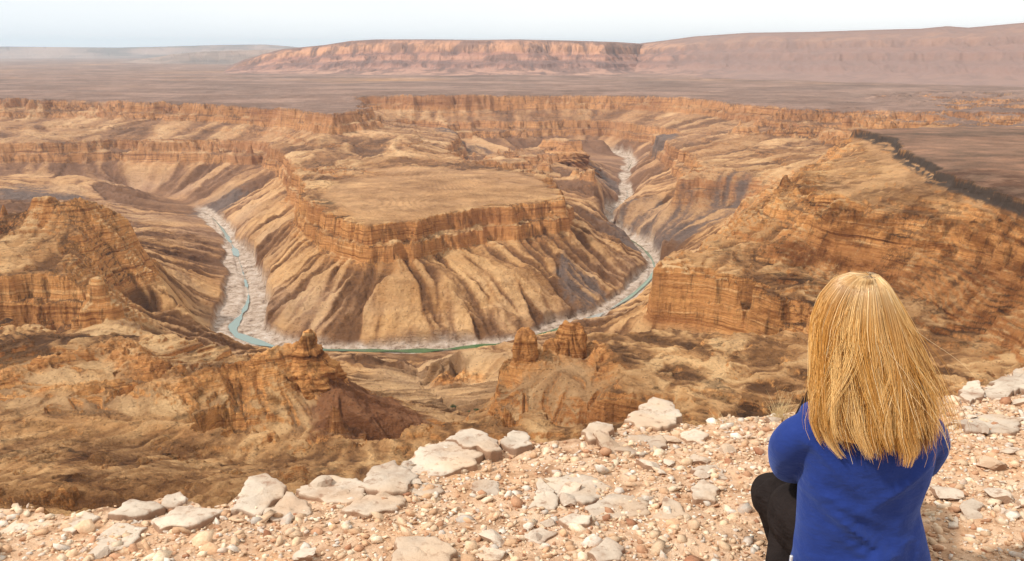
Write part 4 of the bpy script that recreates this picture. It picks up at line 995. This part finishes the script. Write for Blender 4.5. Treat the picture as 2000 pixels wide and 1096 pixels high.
# trousers
blk = Mat('black_trousers', .95, .05); blk.color(blk.mix(blk.noise((20, 20, 20), 4), (.010, .008, .008), (.030, .022, .020))); blk.bump(blk.noise((16, 16, 30), 4, .6), .02, .8)
def wr2(V):
    V = V.copy(); n = fbm(V[:, 0] / .03 + V[:, 2] / .05, V[:, 1] / .04, 3, 87, .6, True) * .006; V[:, 1] -= n; V[:, 0] -= n * .6; return V
fuse('trousers', [loft(smooth_path(hipL, 40), 56), loft(smooth_path(hipR, 40), 56), loft(smooth_path(shinL, 30), 48)], blk.m, voxel=.006, wrinkle=wr2, smooth_it=4)
# pale piping on the trouser leg and pale hem of an under-shirt
pipe = Mat('pale_piping', .7, .2); pipe.color((.55, .47, .42))
def tube(name, pts, r, mat, n=10):
    return child(np_mesh(name, *loft(smooth_path([(p_, (r, r)) for p_ in pts], 26), n), mats=[mat]))
tube('piping', [P(1522, 967, 2.135), P(1535, 964, 2.128), P(1550, 966, 2.13), P(1562, 970, 2.14)], .0028, pipe.m)
hemm = Mat('undershirt_hem', .8, .2); hemm.color((.55, .55, .58))
tube('undershirt_hem', [P(1546, 1108, 1.96), P(1545, 1096, 1.955), P(1546, 1086, 1.953)], .004, hemm.m)
shoe = Mat('shoe', .6, .3); shoe.color((.09, .07, .06))
for s, (ax, ay) in ((-1, (.93, 2.47)), (1, (1.0, 2.68))):
    o = ell('shoe', (ax, ay, zc + .04), (.046, .125, .045), shoe.m)

# --- hair: thousands of thin strands falling from the crown, in locks
hr = np.random.default_rng(21)
crown = np.array(P(1700, 541, 1.96)); 
# envelope rows: v, u left, u right, front depth, back distance
ENV = [(539, 1697, 1703, 1.965, 1.958), (546, 1672, 1724, 2.01, 1.925), (566, 1648, 1744, 2.045, 1.898), (605, 1624, 1766, 2.07, 1.880), (650, 1607, 1786, 2.075, 1.873), (700, 1602, 1802, 2.07, 1.868), (750, 1598, 1812, 2.05, 1.862),
       (800, 1592, 1818, 2.03, 1.850), (850, 1588, 1822, 2.00, 1.836), (895, 1606, 1822, 1.98, 1.826), (915, 1625, 1800, 1.97, 1.822)]
et = np.array([0, .05, .12, .21, .32, .45, .58, .71, .84, .95, 1.0])
eL = np.array([atY(e[1], e[0], e[4] * .5 + 1.95 * .5) for e in ENV]); eR = np.array([atY(e[2], e[0], e[4] * .5 + 1.95 * .5) for e in ENV])
eF = np.array([e[3] for e in ENV]); eB = np.array([e[4] for e in ENV])
eZ = np.array([-Rv(e[0]) * e[4] for e in ENV])
def env(t, th, s):
    """t 0..1 down, th angle (0 = right, -pi/2 = back towards the camera), s = scale"""
    xl, xr = np.interp(t, et, eL[:, 0]), np.interp(t, et, eR[:, 0]); f_, b_ = np.interp(t, et, eF), np.interp(t, et, eB)
    z_ = np.interp(t, et, eZ); c_x = (xl + xr) / 2; c_y = (f_ + b_) / 2
    return np.stack([c_x + (xr - xl) / 2 * np.cos(th) * s, c_y + (f_ - b_) / 2 * np.sin(th) * s, z_ + 0 * th], -1)
NS, KS = 15000, 20
NC = 120
cth = hr.uniform(-np.pi * 1.12, np.pi * .12, NC); cend = hr.normal(.915, .05, NC) - .055 * np.abs(np.cos(cth)) ** 3; cwav = hr.uniform(0, 6.28, NC); camp = hr.normal(0, .27, NC); ctone = hr.random(NC); cs = hr.uniform(.84, 1.05, NC)
cid = hr.integers(0, NC, NS); dth = hr.normal(0, .075, NS); lay = hr.random(NS)
tt = np.linspace(0, 1, KS)[None]
length = np.clip(cend[cid] + hr.normal(0, .016, NS) - np.abs(hr.normal(0, .03, NS)), .6, 1.0) * np.where(hr.random(NS) < .24, hr.uniform(.62, .97, NS), 1)
T_ = .004 + tt * (length[:, None] - .004)
pull = sstep(.25, 1.0, tt)
th0 = cth[cid][:, None] + dth[:, None] * (2.4 - 2.05 * pull)
th0 = th0 + camp[cid][:, None] * pull ** 1.3 + .10 * np.sin(cwav[cid][:, None] + 4.5 * T_ + dth[:, None] * 6) * pull + hr.normal(0, .03, (NS, 1)) * pull
cs = np.where(ctone < .28, cs * .93, cs)
scl = (cs[cid][:, None] * (.86 + .16 * lay[:, None]) + .02 * np.sin(cwav[cid][:, None] * 2 + 9 * T_) * pull) * (1 + .0 * T_)
scl = np.where(T_ < .15, np.maximum(scl, .93), scl)
Hx = env(T_, th0, scl)
# strands cross the shoulders: keep outside the top's back surface
stray = hr.random(NS) < .045
Hx[stray, :, 0] += (hr.normal(.012, .028, stray.sum())[:, None]) * (pull ** 1.5) * np.where(Hx[stray, -1, 0] > cx, 1.3, .7)[:, None]
Hx[stray, :, 1] -= np.abs(hr.normal(0, .012, stray.sum()))[:, None] * pull
# wind lifts a few locks on the right
rgt = (np.cos(th0[:, -1]) > .75); Hx[rgt, :, 0] += (hr.gamma(.8, .010, rgt.sum())[:, None]) * (tt ** 2.2 * 1.6 - tt ** 6 * .9)
Hx[..., 2] += fbm(np.repeat(np.arange(NS)[:, None] * .37, KS, 1), T_ * 5, 2, 5) * .002
def strands(name, Pp, rad, col, mat):
    N_, K_ = Pp.shape[:2]; tg = np.gradient(Pp, axis=1); tg /= np.linalg.norm(tg, axis=2, keepdims=True) + 1e-9
    up = np.array([0.0, 1.0, 0.15]); a = np.cross(tg, up); a /= np.linalg.norm(a, axis=2, keepdims=True) + 1e-9; b_ = np.cross(tg, a)
    rr_ = rad[:, :, None] * np.ones((1, 1, 3)); V = []
    for q in range(3): ang = q * 2.0944 + .5; V.append(Pp + a * math.cos(ang) * rr_ * 1.5 + b_ * math.sin(ang) * rr_)
    V = np.stack(V, 2).reshape(-1, 3)
    i = np.arange(N_ * K_ * 3).reshape(N_, K_, 3); j = np.roll(i, -1, 2)
    Q = np.stack([i[:, :-1], j[:, :-1], j[:, 1:], i[:, 1:]], -1).reshape(-1, 4)
    C_ = np.repeat(col.reshape(-1, 3), 3, 0)
    return np_mesh(name, V, Q, mats=[mat], attrs={'col': C_})
rad = (.00026 + .00028 * hr.random((NS, 1))) * (1.05 - .65 * tt ** 3)
ctone = np.where(ctone < .28, ctone * .4, .25 + .75 * ctone); cs2 = np.where(ctone < .15, -.05, .01)
tone = np.clip(1.0 * ctone[cid] + .26 * hr.random(NS) - .27 + .32 * (lay - .5), 0, 1)[:, None, None]  # tone per lock and strand; set-back ones darker, recess shade put into colour
dark = np.array([.22, .085, .015]); mid = np.array([.62, .305, .065]); pale = np.array([.90, .62, .27])
colr = np.where(tone < .5, dark + (mid - dark) * tone * 2, mid + (pale - mid) * (tone - .5) * 2) * np.ones((1, KS, 1))
ash = np.array([.50, .36, .22]); w0 = (np.exp(-((tt - .12) / .16) ** 2) * .5)[..., None]; colr = colr * (1 - w0) + ash * w0
hl = hr.random((NS, 1, 1)) < .07; colr = np.where(hl, colr * .3 + np.array([.98, .80, .50]) * .7, colr)
root = np.exp(-tt / .035)[..., None] * (hr.random((NS, 1, 1)) * .7); colr = colr * (1 - root) + np.array([.10, .05, .02]) * root
hm = Mat('blonde_hair', .42, .45); ha = hm.n('ShaderNodeAttribute'); ha.attribute_name = 'col'; hm.color(ha.outputs['Color'])
hm.bsdf.inputs['Anisotropic'].default_value = .5; hm.bsdf.inputs['Transmission Weight'].default_value = 0.0
hair = child(strands('hair', Hx, rad, colr, hm.m))
# inner mass of hair under the strands
tv = np.linspace(0, .90, 40); thv = np.linspace(0, 2 * np.pi, 60, endpoint=False)
cap_ = np.stack([env(np.full(60, t_), thv, .87 + 0 * thv) for t_ in tv]); cap_[:, :, 0] += (fbm(np.repeat(thv[None] * 6, 40, 0), tv[:, None] * 2 + 0 * thv[None], 3, 8) * .006)
cap_[..., 1] = np.where(cap_[..., 1] > 2.02, 2.02 + (cap_[..., 1] - 2.02) * .2, cap_[..., 1])
i = np.arange(40 * 60).reshape(40, 60); j = np.roll(i, -1, 1)
um = Mat('under_hair', .7, .2); um.color(um.ramp(um.noise((160, 160, 9), 3, .6), [(.35, (.13, .055, .015)), (.6, (.42, .22, .07))]))
under = np_mesh('under_hair', cap_.reshape(-1, 3), np.stack([i[:-1], j[:-1], j[1:], i[1:]], -1).reshape(-1, 4), mats=[um.m]); child(under)
